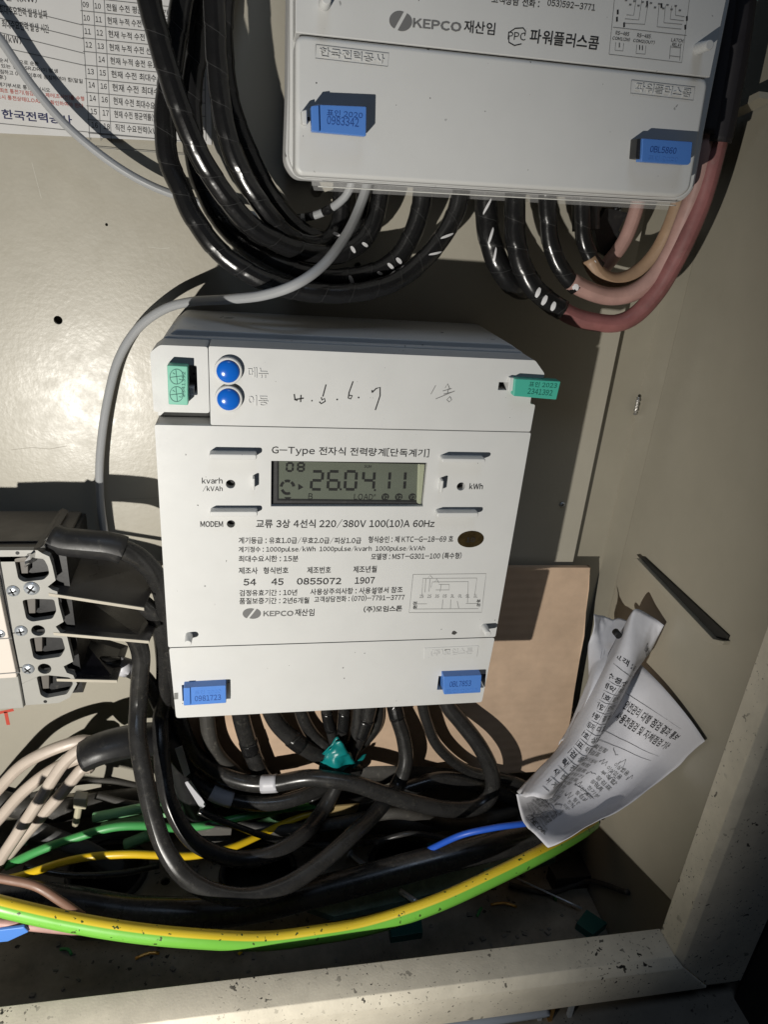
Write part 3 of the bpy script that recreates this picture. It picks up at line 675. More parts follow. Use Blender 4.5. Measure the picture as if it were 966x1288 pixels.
kepco(492, 33, 20, .095, 75, U, '재산임', 583, 622, 519, 580, 16)
TU = lambda *a, **k: txt(*a[:6], 75, U, INKG if k.pop('g', 0) else INK, **k)
TU('PPC', 638.5, 50.5, 661, 52, 10, bold=.0)
lines('logo_swirl', [[(640, 42), (648, 36.5), (658, 36), (661, 40), (660, 46)], [(640, 47), (640, 54), (647, 58), (656, 56)]], 1.3, 75, INK, U)
TU('파워플러스콤', 665.5, 54.5, 752, 64, 18, bold=.016)
TU('고객상담 전화 :', 618, 5, 678, 11, 11, bold=.012); TU('053)592-3771', 688, 9, 748, 15.5, 10.5, bold=.01)
ud = [[(774, -12), (766, 69)], [(766, 69), (857.5, 79.5), (868, -6)], [(771, 35), (863.5, 45.5)], [(788, 19.5), (797, 20.3), (801, -6)], [(786, 24.5), (803.5, 26), (808, -4)], [(785, 30), (811, 31.5), (815, 6)], [(829, 8), (826.5, 34.5), (857, 37.5)],
      [(837, 8), (835, 29.5), (858, 31.5)], [(845, 8), (843, 25), (860, 27)], [(850, 8), (849.5, 20), (861, 22)], [(774.5, 54), (773.5, 64), (783.5, 65), (784.5, 55)], [(801, 57), (800, 68), (811.5, 69), (812.5, 58)], [(843.5, 58), (842, 75)], [(856, 60), (855, 77)], [(842.5, 71), (856, 72.5)], [(844, 60), (856, 61)]]
lines('wiring_diagram', ud, .55, 75, INKG, U)
for s, x, y, x1, h in (('RS-485', 774, 44.5, 791, 5), ('COM1(IN)', 770, 51, 792, 5), ('RS-485', 801, 47.5, 818, 5), ('COM2(OUT)', 796, 54, 823, 5), ('LATCH', 844, 53, 859, 4.5), ('RELAY', 845, 59, 857, 4.5)):
    txt(s, x, y, x1, y + (x1 - x) * .11, h, 75, U, INK, .01)
for x, y in ((777, 16), (776, 25), (785, 32), (814, 5), (832, 8), (864, 24), (862, 35), (779, 57.5), (804.5, 60.5), (808, 61)): lines('diagram_mark', [[(x, y - 3), (x, y + 3)]], 2.4 if x not in (779, 804.5, 808) else 1.2, 75, INK, U)
for k in range(14): lines('diagram_mark', [[(786 + k * 5.2, 1 + k * .6 + (k % 2) * 5), (789 + k * 5.2, 1.3 + k * .6 + (k % 2) * 5)]], 1.8, 75, INKG, U)
for x, y in ((408, 6), (878, 62)):
    c = xz(x, y, 75); cyl('pin', c[0], c[1], .0022, 83, 74.5, WHITE, U, 18, bevel=.3, r2=.0017)
u1 = seal([(391, 134.5), (399, 132), (461, 134.5), (460.5, 172), (392, 166)], 82, 77, BLUE, BLUED, 'blue plastic seal on the lower left of the upper meter, casting a dark shadow', [('표인 2020', 411, 146, 456, 150, 8, BLUED), ('0983342', 411, 157, 451, 160.5, 11, BLUED)])
prism('seal_edge', [(391.5, 134), (401, 132.8), (402, 166.5), (392, 165.5)], 83, 82, BLUE, u1, bevel=.25)
prism('seal_hook', [(379, 140), (386, 138), (386.5, 158), (380, 157)], 81, 74, WHITE, u1, bevel=.4)
prism('seal_pin', [(386, 148), (393, 148), (393, 152.5), (386, 152.5)], 79, 77.5, BLACKH, u1)
u2 = seal([(808.5, 174.5), (871.5, 179), (869, 205), (866, 208), (807, 204)], 81.5, 76.5, BLUE, BLUED, 'blue plastic seal on the lower right of the upper meter, in dim light', [('0BL5860', 817, 192, 850, 194.5, 8, BLUED), ('표인 2020', 815, 201.5, 852, 204, 5.5, BLUE)])
prism('seal_hook', [(801, 175), (808.5, 175), (806, 201), (799, 200)], 80, 74, DARKP, u2, bevel=.3)

# ------------------------------------------------------------------ circuit breaker on the left edge
BX = at(60, 760, 55)
K = thing('circuit_breaker', (-.13, 0, -.25), 'grey circuit breaker with bare terminals and black barrier boards, at the left edge', 'circuit breaker')
zT = -.1645
body = box('body', -.175, -.0905, -.2505, zT - .002, 8, 53, DARKP, K)
box('top_cover', -.175, -.0925, zT - .0019, zT - .0002, 9, 46.5, BROWNG, K, bevel=.3)
# top shell and its two panels
extr('top_shell', [rect(-.175, zT - .0035, -.1035, zT)], 60, 9, BROWNG, K, bevel=.4)
box('top_panel', -.175, -.100, zT + .0003, zT + .0012, 27, 47, BROWNG, K, bevel=.3)
hull('top_bar', [at(41, 690, 61), at(51, 694, 61), at(57, 692, 58), at(50, 688, 58)], [at(75, 641, 14), at(84, 644, 14), at(87, 642, 13), at(79, 639, 13)], BROWNG, K, bevel=.3)
fp = [(-45, 694), (2, 692), (47, 692), (53, 696), (62, 700), (66, 712), (70, 730), (60, 738), (66, 742), (72, 744), (74, 760), (80, 782), (70, 788), (76, 796), (84, 799), (92, 832), (80, 838), (84, 846), (92, 849), (97, 860), (88, 877), (74, 884), (32, 887), (-45, 891)]
wins = [[(18, 703), (30, 701), (55, 703), (60, 712), (62, 722), (55, 729), (30, 732), (23, 728)], [(28, 755), (40, 753), (68, 754), (71, 768), (66, 778), (40, 782), (33, 778)],
        [(37, 803), (50, 801), (78, 802), (82, 816), (76, 826), (48, 830), (42, 827)], [(46, 851), (60, 849), (88, 852), (92, 860), (84, 873), (58, 878), (51, 874)]]
hls = [(48, 793), (56, 841)]
extr('front_plate', [[xz(x, y, 60) for x, y in fp]] + [rnd([xz(x, y, 60) for x, y in w_], .0012) for w_ in wins] + [circ(*xz(x, y, 60), .0032, 18) for x, y in hls], 60, 56.5, GREYP, K, bevel=.7)
for w_ in wins:   # raised rim, inner cheek and contact of every terminal mouth
    W = [xz(x, y, 60) for x, y in w_]; cx = sum(p[0] for p in W) / len(W); cz = sum(p[1] for p in W) / len(W)
    big = [(cx + (p[0] - cx) * 1.10, cz + (p[1] - cz) * 1.16) for p in W]; sm = [(cx + (p[0] - cx) * .99, cz + (p[1] - cz) * .99) for p in W]
    x0 = min(p[0] for p in W)
    extr('terminal_cheek', [[(x0 + .0012, cz - .0035), (x0 + .0042, cz - .0035), (x0 + .0052, cz + .0052), (x0 + .0012, cz + .0052)]], 57.5, 52.5, mat('cheek_grey', (.12, .11, .10), .5), K, bevel=.3)
    hull('terminal_lip', [at(*topx(Vector((cx - .006, -.059, cz - .0065))), 57), at(*topx(Vector((cx + .006, -.059, cz - .0062))), 57), at(*topx(Vector((cx + .007, -.059, cz - .0042))), 50), at(*topx(Vector((cx - .006, -.059, cz - .0042))), 50)],
         [Vector((cx - .006, -.046, cz - .0065)), Vector((cx + .006, -.046, cz - .0062)), Vector((cx + .007, -.046, cz - .003)), Vector((cx - .006, -.046, cz - .003))], DARKP, K)
for x, y in ((16.5, 743), (26.5, 793), (35.5, 841)): screw(*xz(x, y, 60), .0030, 60.3, K, random.random())
screw(*xz(39, 741, 61), .0036, 60.3, K, .9); screw(*xz(0, 797, 64), .0026, 63.6, K, .2)
for x, y in ((22, 695.5), (57, 882)): cyl('rivet_hole', *xz(x, y, 60), .0009, 60.15, 59, BLACKH, K, 12)
# toggle cover on the left
extr('toggle_cover', [rnd([xz(-40, 712, 60), xz(-3, 712, 60), xz(24.5, 846, 60), xz(-40, 850, 60)], .0012)], 64, 59, mat('toggle_cover_plastic', (.66, .60, .54), .5), K, bevel=.5)
lines('cover_seam', [[(-40, 806), (15, 802.5)], [(-40, 850.5), (24, 845.5)]], 1.3, 64.05, INKG, K)
extr('lower_cover', [[xz(-40, 851, 60), xz(24.5, 847, 60), xz(31.5, 886.5, 60), xz(-40, 890.5, 60)]], 62.5, 59, GREYP, K, bevel=.5)
lines('seam', [[(-2, 700), (2, 722), (30.5, 887.5)]], 2.0, 60.2, BLACKH, K)
# silver lug and foil at the top terminal
fo = []; random.seed(3)
nv, nf = [], []
for i in range(9):
    for j in range(6):
        u, v = i / 8, j / 5; p = at(33 + 44 * u + random.uniform(-2, 2), 702 - 38 * u + 14 * (v - .2) + random.uniform(-2, 2), 62 - 22 * u + 4 * math.sin(v * 3) + random.uniform(-1.6, 1.6)); nv.append(p)
for i in range(8):
    for j in range(5): a = i * 6 + j; nf.append((a, a + 1, a + 7, a + 6))
lug = mk('foil_lug', nv, nf, mat('crumpled_foil', (.7, .7, .7), .22, metal=.9), K); m = lug.modifiers.new('s', 'SOLIDIFY'); m.thickness = .0008
# insulating boards between the phases
for q in (((61, 746), (181, 764.5), (205, 706), (84, 690), 0), ((67, 795.5), (187, 806), (205, 768), (95, 741), 0), ((71, 853.5), (147, 855.5), (161, 812), (96, 792), 1)):
    (a, b, c, d_, k) = q
    A = [at(*a, 60), at(*b, 60), at(*c, 22), at(*d_, 22)]; dn = Vector((0, 0, -.0012))
    bo = hull('barrier_board', A, [p + dn for p in A], BARR if k == 0 else mat('barrier_board_blue', (.017, .017, .024), .3, dust=.5), K, bevel=.1)
    E0, E1 = at(*a, 60.3), at(*b, 60.3); E2 = Vector((0, 0, -.0016)); back = Vector((0, .0008, 0))
    hull('lit_board_edge', [E0, E1, E1 + E2, E0 + E2], [p + back for p in (E0, E1, E1 + E2, E0 + E2)], BARR_LIT, bo)  # pale strip paints the lit front edge of the dark board
# red marker letter on the plate
lines('marker_letter', [[(-2, 896.5), (17, 892.5)], [(7, 895), (10.5, 911.5)]], 4.2, 0, mat('red_marker', (.62, .09, .06), .5), pl, lift=.1)

# ------------------------------------------------------------------ cardboard behind the meter
cbp = []; front = []
for (x, y, d) in ((228, 712, 7), (742, 714, 7), (741, 740, 9), (737, 770, 10), (735, 800, 12), (729, 830, 13), (722, 872, 15), (718, 900, 16), (712, 935, 17), (707, 968, 18), (600, 975, 18), (400, 985, 18), (232, 985, 18), (228, 850, 12)):
    front.append(at(x, y, d))
cd = hull('cardboard_sheet', front, [p + Vector((0, .0042, -.0006)) for p in front], CARD)
tag(cd, 'brown corrugated cardboard sheet tucked behind the date-display meter', 'cardboard')
vs = []; fs = []; k = 0
e0, e1 = at(742.5, 714, 7), at(709, 965, 18)
for i in range(60):
    a = e0.lerp(e1, i / 60); b = e0.lerp(e1, (i + .55) / 60); kx = random.uniform(.0002, .0012)
    for p in (a, b):
        for yy in (.0002, .004): vs += [Vector((p.x - .0004, p.y + yy, p.z)), Vector((p.x + kx, p.y + yy, p.z))]
    fs += [(k, k + 1, k + 3, k + 2), (k + 4, k + 6, k + 7, k + 5), (k + 1, k + 5, k + 7, k + 3), (k, k + 4, k + 5, k + 1), (k + 2, k + 3, k + 7, k + 6)]; k += 8
o = mk('torn_edge', vs, fs, CARDE, cd)

# ------------------------------------------------------------------ upper cables
wrapped = dict(helix=.0125, seg=20, step=.0014)
C1 = tube('wrapped_cable', [(240, -60, 38), (229, 0, 38), (219, 65, 38), (208, 139, 39), (211, 199, 40), (226, 235, 42), (243, 273, 44), (277, 318, 46), (325, 350, 46), (374, 366, 44), (430, 370, 42), (478, 362, 38), (512, 345, 34), (545, 314, 32), (570, 275, 30), (580, 238, 28), (582, 205, 26)], 24, TAPE,
          label='black wrapped cable forming the lowest loop under the upper meter', **wrapped)
C2 = tube('wrapped_cable', [(258, -60, 24), (252, 0, 24), (247, 62, 25), (240, 124, 25), (245, 195, 26), (256, 235, 28), (279, 279, 30), (316, 314, 32), (362, 338, 33), (410, 350, 32), (450, 348, 30), (484, 337, 28), (508, 314, 26), (526, 275, 25), (532, 237, 24), (534, 200, 22)], 24, TAPE,
          label='black wrapped cable of the second loop, with three white ticks at its right bend', **wrapped)
C3 = tube('wrapped_cable', [(172, -60, 52), (187, 0, 52), (206, 72, 52), (233, 155, 51), (262, 215, 48), (307, 276, 42), (345, 303, 36), (385, 318, 30), (425, 320, 26), (454, 305, 24), (470, 280, 23), (478, 240, 22), (480, 205, 20)], 24, TAPE,
          label='black wrapped cable crossing over the others in front of the printed notice', **wrapped)
C4 = tube('wrapped_cable', [(264, -60, 40), (269, 0, 40), (272, 75, 40), (279, 139, 40), (291, 189, 40), (309, 228, 39), (336, 268, 36), (362, 296, 30), (392, 308, 24), (415, 300, 19), (427, 280, 18), (430, 240, 18), (430, 205, 18)], 23, TAPE,
          label='black wrapped cable hanging straight down beside the edge of the notice', **wrapped)
C5 = tube('wrapped_cable', [(300, -60, 10), (285, 0, 10), (283, 60, 10), (292, 130, 10), (318, 200, 12), (345, 250, 14), (375, 285, 16), (405, 300, 18), (440, 300, 17), (455, 270, 14), (458, 240, 13), (458, 205, 13)], 19, TAPE,
          label='rearmost black wrapped cable of the bundle, close to the back plate', **wrapped)
TK = mat('white_gap', (.75, .75, .77), .4)
for c, l in ((C1, ((478, 362), (545, 318), (560, 298))), (C2, ((437, 346), (475, 346), (489, 340), (500, 330))), (C3, ((443, 315), (455, 308))), (C4, ((421, 296),))):
    for i, (x, y) in enumerate(l):
        if c is C1 and i == 0: continue
        tick(c, x, y, TK, -.03 + random.uniform(-.03, .03), .08 + random.uniform(-.03, .04), 1.5 + random.random() * .4, random.uniform(.3, 1.6) if c is not C1 else 5)
# right hand group
R1 = tube('wrapped_cable', [(614, 205, 18), (612, 242, 18), (614, 290, 20), (626, 330, 22), (640, 352, 22), (652, 362, 20), (662, 362, 18), (668, 350, 14)], 27, TAPE, label='black wrapped cable, leftmost of the four short drops under the upper meter', **wrapped)
R2 = tube('wrapped_cable', [(648, 205, 30), (648, 246, 30), (648, 294, 31), (656, 333, 33), (672, 363, 35), (694, 382, 36), (708, 391, 37)], 25, TAPE, label='black wrapped cable sleeve ending on the lowest dark red wire', **wrapped)
R3 = tube('wrapped_cable', [(688, 210, 30), (688, 255, 30), (693, 307, 31), (708, 342, 33), (726, 362, 34)], 21, TAPE, label='black wrapped cable sleeve ending on the pinkish red wire', **wrapped)
R4 = tube('wrapped_cable', [(731, 215, 24), (732, 259, 24), (734, 300, 25), (744, 326, 26), (752, 337, 26)], 19, TAPE, label='black wrapped sleeve on the tan wire near the screw', **wrapped)
tube('insulating_sleeve', [(737, 205, 15), (737, 262, 15), (737, 290, 16)], 34, DARKP, label='dark rubber sleeve under the right end of the upper meter', cat='sleeve')
prism('terminal_flag', [(762, 262), (790, 268), (778, 290), (786, 300), (770, 312), (774, 330), (755, 318), (748, 290)], 10, 6, DARKP); o = bpy.data.objects['terminal_flag']; tag(o, 'torn black insulating flap hanging in shadow under the upper meter', 'insulation')
P2 = tube('red_cable', [(700, 386, 36), (720, 398, 37), (745, 405, 38), (775, 407, 39), (800, 396, 40), (826, 368, 42), (846, 335, 44), (866, 295, 46), (884, 250, 47), (899, 195, 48), (911, 140, 48), (925, 60, 48), (935, -20, 48)], 23, RED, label='lowest dark red wire loop at the right of the upper meter', seg=16)
P3 = tube('red_cable', [(718, 354, 34), (735, 364, 34), (765, 373, 35), (795, 369, 37), (822, 350, 39), (844, 318, 41), (862, 275, 43), (876, 235, 45), (887, 185, 46), (899, 130, 46), (912, 60, 46), (922, -20, 46)], 23, PINK, label='pinkish red wire loop just above the dark red one', seg=16)
P4 = tube('tan_cable', [(741, 325, 26), (754, 346, 27), (775, 354, 28), (800, 345, 29), (824, 322, 31), (842, 290, 33), (855, 255, 34), (868, 215, 35), (880, 160, 36), (895, 80, 36), (905, -20, 36)], 21, TAN, label='tan wire loop, innermost of the red wires beside the upper meter', seg=16)
P5 = tube('tan_cable', [(752, 345, 14), (766, 330, 14), (786, 302, 14), (800, 265, 14), (806, 235, 14), (808, 205, 14)], 18, PINK, label='short faded wire rising behind the upper meter beside the screw', seg=16)
P6 = tube('red_cable', [(838, 350, 34), (860, 300, 38), (878, 230, 42), (890, 180, 44), (902, 120, 46), (918, 30, 46), (925, -20, 46)], 17, RED, label='red wire squeezed between the pink wires up the right side', seg=16)
SL = mat('sleeve_black', (.012, .010, .013), .6)
for c, (x, y) in ((P2, (915, 120)), (P3, (903, 110)), (P4, (890, 105)), (P6, (908, 80))):
    i = near(c, x, y + 60); pa = c.path[i:]; v_, f_, u_ = sweep(pa, c.r * 1.35, 16); mk('black_sleeve', v_, f_, SL, c.o, smooth=True)
for c, l in ((R1, ((612, 262), (615, 300), (622, 322))), (R2, ((676, 363), (684, 373), (694, 383))), (R3, ((722, 356), (729, 362))), (R4, ((742, 333),))):
    for x, y in l: tick(c, x, y, TK, -.02 + random.uniform(-.03, .03), .10 + random.uniform(-.03, .03), 2.0 + random.random() * .5, random.uniform(.6, 2) if c is not R1 else 6, k=1.13)
G1 = tube('grey_cable', [(-40, 0, 14), (0, 50, 14), (40, 108, 14), (85, 160, 14), (140, 205, 13), (190, 234, 12), (240, 252, 11), (300, 268, 11), (360, 276, 14), (400, 270, 18), (428, 254, 24), (441, 235, 28), (445, 205, 28)], 10, GREYW, label='thin grey cable running from the top left corner behind the black loops', seg=12)
for x, y in ((350, 277), (373, 275), (392, 272), (412, 264)): band(G1, x, y, 6, TAPE, 1.08)
G2 = tube('grey_cable', [(464, 205, 30), (463, 228, 31), (452, 262, 36), (436, 295, 46), (408, 332, 58), (372, 358, 64), (330, 372, 56), (285, 377, 40), (240, 380, 24), (205, 390, 16), (172, 415, 9), (148, 455, 7), (134, 510, 7), (127, 560, 7), (125, 600, 7), (127, 640, 8), (133, 680, 8), (140, 720, 8)], 11.5, GREYW, label='thin grey cable looping down in front of the black cables', seg=12)
screw(*xz(778, 264, 2), .0022, 1, None, .5, name='plate_screw'); tag(bpy.data.objects['plate_screw'], 'small screw in the plate under the right end of the upper meter', 'screw')
screw(*xz(708, 635, 1), .0017, .5, None, .5, name='plate_screw'); tag(bpy.data.objects['plate_screw.001'], 'tiny screw in the plate at the shadow edge right of the meter', 'screw')

# ------------------------------------------------------------------ breaker output cables and the bundle under the meter
def pv(name, pts, w, label, m=PVC, **k): return tube(name, pts, w, m, label=label, seg=20, **k)
A1 = pv('black_cable', [(66, 676, 48), (80, 681, 49), (110, 684, 50), (143, 688, 50), (172, 700, 49), (194, 722, 46), (206, 750, 42), (213, 790, 38), (216, 830, 34), (219, 870, 30), (228, 915, 28), (246, 950, 30), (275, 972, 34), (310, 984, 38), (345, 985, 42), (390, 978, 46), (440, 984, 50), (480, 997, 53), (520, 1009, 55), (562, 1017, 55), (598, 1015, 52), (618, 998, 48), (618, 970, 44), (603, 938, 38), (580, 908, 30), (562, 885, 24), (556, 860, 20)], 21,
        'black cable from the top breaker terminal that bends under the meter with one white band')
band(A1, 112, 684, 31, DARKP, 1.36, name='heat_shrink'); band(A1, 78, 680, 7, DARKP, 1.20, name='heat_shrink')
band(A1, 338, 985, 11.5, WTAPE, 1.06)
A2 = pv('black_cable', [(120, 735, 38), (160, 748, 40), (186, 764, 40), (201, 788, 38), (206, 820, 35), (207, 850, 33), (206, 880, 33), (202, 905, 35), (203, 940, 46), (206, 975, 56), (213, 1008, 66), (232, 1045, 75), (258, 1067, 80), (300, 1080, 82), (343, 1073, 79), (380, 1050, 68), (405, 1020, 46), (422, 990, 36), (436, 960, 30), (447, 925, 24), (452, 885, 20), (453, 860, 18)], 21,
        'glossy black cable making the inner of the two deep hanging loops')
A3 = pv('black_cable', [(120, 790, 40), (150, 792, 44), (168, 800, 46), (177, 822, 47), (176, 850, 48), (174, 885, 50), (173, 925, 62), (180, 969, 74), (192, 1024, 88), (208, 1068, 98), (234, 1103, 106), (272, 1123, 110), (316, 1127, 110), (362, 1112, 104), (403, 1085, 94), (443, 1050, 80), (472, 1022, 62), (498, 990, 42), (510, 960, 36), (508, 930, 30), (499, 900, 24), (495, 880, 20), (494, 860, 18)], 23,
        'scuffed black cable making the outer, lowest hanging loop')
A4 = pv('black_cable', [(110, 838, 40), (135, 836, 42), (160, 840, 40), (180, 852, 36), (196, 875, 32), (208, 905, 27), (216, 935, 25), (226, 960, 27), (246, 982, 32), (275, 1000, 37), (315, 1010, 40), (355, 1008, 40), (392, 996, 36), (420, 978, 28), (438, 950, 20), (470, 915, 16), (475, 885, 14), (475, 860, 14)], 19,
        'black cable from the lowest barrier board, wearing a white collar')
band(A4, 157, 839, 5, WTAPE, 1.12); band(A4, 279, 1001, 15, WTAPE, 1.10)
inner = [([(298, 860, 22), (303, 900, 24), (313, 935, 26), (325, 965, 27), (345, 1000, 24)], 22, 'short black cable with a tape ring, leftmost of those leaving the meter'),
         ([(330, 860, 20), (342, 898, 24), (360, 922, 27), (388, 943, 30), (420, 958, 30), (450, 968, 26)], 21, 'black cable with wide tape bending right toward the teal tape'),
         ([(372, 860, 18), (380, 900, 20), (394, 925, 23), (410, 940, 26), (428, 955, 25)], 17, 'thinner black cable just left of the teal tape'),
         ([(408, 860, 24), (411, 898, 26), (418, 925, 27), (424, 948, 27)], 13, 'thin taped black lead going straight down to the teal tape'),
         ([(432, 860, 26), (432, 898, 27), (430, 925, 28), (428, 948, 28)], 13, 'second thin taped lead, on the right of the straight one'),
         ([(466, 860, 20), (463, 895, 22), (452, 925, 24), (438, 950, 25), (425, 975, 22)], 20, 'black cable slanting down left into the teal tape')]
IN = []
for p, wd, lb in inner: IN.append(tube('black_cable', p, wd, PVC, label=lb, seg=16))
for i, x, y, L_ in ((0, 315, 940, 9), (1, 372, 932, 11), (3, 412, 908, 14), (4, 432, 908, 14), (5, 455, 915, 14)): band(IN[i], x, y, L_, TAPE, 1.08)
band(A3, 497, 893, 12, TAPE, 1.08)
# teal tape: folded vinyl with pointed tails
# thick dusty cables lying behind
pv('heavy_cable', [(380, 990, 10), (440, 968, 12), (520, 969, 14), (600, 977, 14), (655, 996, 12), (720, 1024, 10)], 29, 'thick dusty cable lying behind the loops at the foot of the cardboard', PVCD)
pv('heavy_cable', [(380, 1020, 18), (470, 1036, 24), (570, 1031, 26), (650, 1028, 24), (720, 1050, 18)], 24, 'second thick dusty cable, below the one at the cardboard', PVCD)
pv('heavy_cable', [(-20, 1120, 70), (80, 1132, 78), (178, 1146, 86), (290, 1145, 90), (400, 1121, 90), (527, 1087, 88), (614, 1065, 84), (680, 1047, 74), (745, 1022, 56)], 36, 'thickest black sheathed cable running diagonally above the green and yellow one')
pv('heavy_cable', [(-30, 1000, 8), (60, 1020, 10), (150, 1006, 10), (250, 1004, 8), (330, 1030, 6), (400, 1050, 6)], 26, 'dark cable lying at the very back under the white wires', PVCD)
pv('heavy_cable', [(20, 1035, 24), (60, 1050, 26), (110, 1070, 28), (150, 1092, 28)], 22, 'short grey taped stub under the white wires', mat('grey_tape_wrap', (.085, .085, .085), .5, bump=.1, bscale=200, dust=.6))
# sleeve and cream wires
SV = tube('cable_sleeve', [(106, 950, 44), (130, 940, 43), (165, 932, 38), (200, 930, 30), (222, 945, 28), (232, 975, 28), (248, 1012, 30), (262, 1040, 30)], 44, DARKP, label='black tape sleeve gathering the four cream wires', cat='sleeve', squash=.75, seg=20)
for p, lb in (([(180, 925, 38), (130, 925, 38), (98, 932, 38), (62, 944, 40), (28, 962, 40), (0, 990, 38), (-30, 1025, 36)], 'topmost cream wire fanning out of the black sleeve'),
              ([(180, 932, 42), (130, 936, 42), (104, 940, 42), (80, 960, 44), (52, 1002, 48), (24, 1045, 52), (-6, 1090, 54)], 'cream wire crossing in front of the others out of the sleeve'),
              ([(180, 940, 36), (130, 945, 36), (102, 952, 36), (66, 968, 36), (30, 995, 36), (0, 1028, 36), (-30, 1060, 36)], 'cream wire in the middle of the fan, passing behind the front one'),
              ([(180, 950, 38), (130, 954, 38), (104, 966, 38), (72, 1004, 42), (34, 1046, 46), (2, 1084, 48), (-20, 1110, 48)], 'lowest cream wire of the fan from the sleeve')):
    tube('cream_cable', p[1:] if False else [(114, p[2][1], p[2][2] - 2)] + p[2:], 15, CREAM, label=lb, cat='wire', seg=12)
# white paper tags on the sleeve side
for q, lb in ((((186, 940, 38), (199, 940, 40), (200, 952, 40), (187, 949, 38)), 'small white tag peeping between the two hanging loops'),
              (((220, 942, 42), (229, 938, 44), (239, 972, 44), (232, 978, 42)), 'narrow white tag along the cable at the meter corner'),
              (((232, 984, 38), (240, 982, 40), (259, 1012, 42), (253, 1018, 40)), 'grey tag hanging below the narrow white one')):
    A = [at(*p) for p in q]; o = hull('tag_label', A, [p + Vector((0, .0006, 0)) for p in A], WTAPE); tag(o, lb, 'tag')
for p, wd, m, nm, lb in (([(8, 1089, 52), (50, 1069, 52), (99, 1052, 50), (142, 1040, 48), (185, 1038, 46), (225, 1041, 44), (262, 1037, 42), (316, 1025, 38), (371, 1015, 34), (440, 1010, 30)], 10.5, GREEN, 'green_cable', 'bright green wire passing behind both hanging loops'),
                         ([(-10, 1108, 60), (23, 1102, 62), (76, 1085, 64), (116, 1077, 64), (159, 1074, 64), (199, 1075, 63), (240, 1076, 62), (287, 1067, 56), (325, 1051, 46), (360, 1034, 36), (395, 1022, 32), (440, 1012, 28)], 9.5, YELL, 'yellow_cable', 'yellow wire curving behind the hanging loops'),
                         ([(-30, 1100, 96), (10, 1106, 98), (45, 1114, 100), (75, 1132, 104), (104, 1152, 106)], 11, BROWNW, 'brown_cable', 'brown wire curling down at the left above the striped cable'),
                         ([(-30, 1158, 118), (20, 1162, 118), (70, 1167, 118), (130, 1172, 116)], 12, PINK, 'pink_cable', 'pale pink wire just under the striped cable at the left'),
                         ([(540, 1068, 84), (580, 1050, 92), (620, 1041, 95), (655, 1036, 96), (690, 1032, 94)], 8, BLUEW, 'blue_cable', 'blue wire ending beneath the crumpled paper')):
    tube(nm, p, wd, m, label=lb, cat='wire', seg=12)
GYc = tube('earth_cable', [(-60, 1122, 126), (0, 1139, 130), (83, 1158, 133), (166, 1172, 136), (248, 1180, 138), (331, 1183, 138), (400, 1175, 137), (466, 1163, 135), (548, 1136, 131), (631, 1098, 122), (690, 1068, 112), (728, 1046, 98), (745, 1034, 86)], 22, GY, label='thick green and yellow striped earth cable sweeping across the bottom', seg=24)
for p, wd, m, lb in (([(250, 1020, 50), (300, 1040, 52), (360, 1058, 50), (430, 1062, 46), (500, 1052, 40)], 8, PVC, 'thin black wire looping under the inner hanging loop'),
                     ([(40, 1000, 30), (90, 985, 34), (140, 982, 34), (190, 992, 30)], 7, PVCD, 'thin dark wire below the tape sleeve'),
                     ([(470, 1060, 60), (520, 1048, 62), (580, 1060, 60), (630, 1078, 58)], 7, PVC, 'thin black wire behind the diagonal sheathed cable'),
                     ([(120, 1000, 20), (180, 1012, 22), (240, 996, 22), (300, 1012, 20), (380, 1004, 18)], 9, PVCD, 'wavy dark wire at the back between the loops'),
                     ([(30, 1090, 50), (90, 1100, 52), (150, 1098, 52), (200, 1088, 50)], 8, PVC, 'thin black wire crossing the floor hole at the left'),
                     ([(640, 1112, 60), (690, 1122, 60), (740, 1108, 56), (790, 1122, 50)], 6, PVCD, 'thin dark wire offcut on the right of the floor')):
    tube('thin_wire', p, wd, m, label=lb, cat='wire', seg=10)
# mint tubes and bits at the back
for p, wd, lb in (([(118, 1028, 30), (150, 1022, 30), (182, 1016, 28), (215, 1016, 26)], 13, 'pale green sleeve end behind the left hanging loop'), ([(128, 1040, 26), (180, 1030, 26), (246, 1016, 24), (275, 1010, 20)], 11, 'second pale green sleeve between the hanging loops'),
                  ([(158, 1062, 24), (188, 1050, 24)], 14, 'short pale green stub behind the outer loop'), ([(12, 1064, 30), (34, 1058, 30)], 9, 'tiny pale green stub beneath the cream wires'), ([(325, 1040, 20), (352, 1030, 20)], 16, 'pale green stub inside the inner loop')):
    tube('green_sleeve', p, wd, MINT, label=lb, cat='sleeve', seg=12)
tube('cable_tie', [(99, 1000, 44), (99, 1016, 44), (95, 1036, 42)], 9, NYLON, label='cream nylon tie head standing up behind the green wire', cat='cable tie', seg=8); prism('tie_head', [(92, 1004), (109, 1005), (108, 1018), (92, 1017)], 47, 41, NYLON, bpy.data.objects['cable_tie'], bevel=.6)
for q, m, lb in (([(233, 1044), (262, 1036), (292, 1040), (290, 1056), (262, 1062), (246, 1058)], mat('grey_strip', (.12, .115, .105), .5, dust=.6), 'grey strip of tape lying under the inner hanging loop'), ([(60, 1168), (130, 1172), (131, 1184), (96, 1183)], mat('clear_tape', (.40, .40, .37), .3), 'crumpled clear tape under the striped cable'),
                ([(-20, 1172), (30, 1166), (36, 1172), (10, 1184), (-20, 1187)], BLUE, 'blue seal fragment at the lower left edge'), ([(405, 1016), (452, 1012), (450, 1022), (410, 1028)], mat('beige_block', (.35, .26, .12), .6), 'beige connector block beneath the teal tape')):
    dd = {60: 116, -20: 122, 233: 44, 405: 40}[q[0][0]]; o = prism('debris_strip', q, dd, dd - 2, m, None, bevel=.5); tag(o, lb, 'scrap')

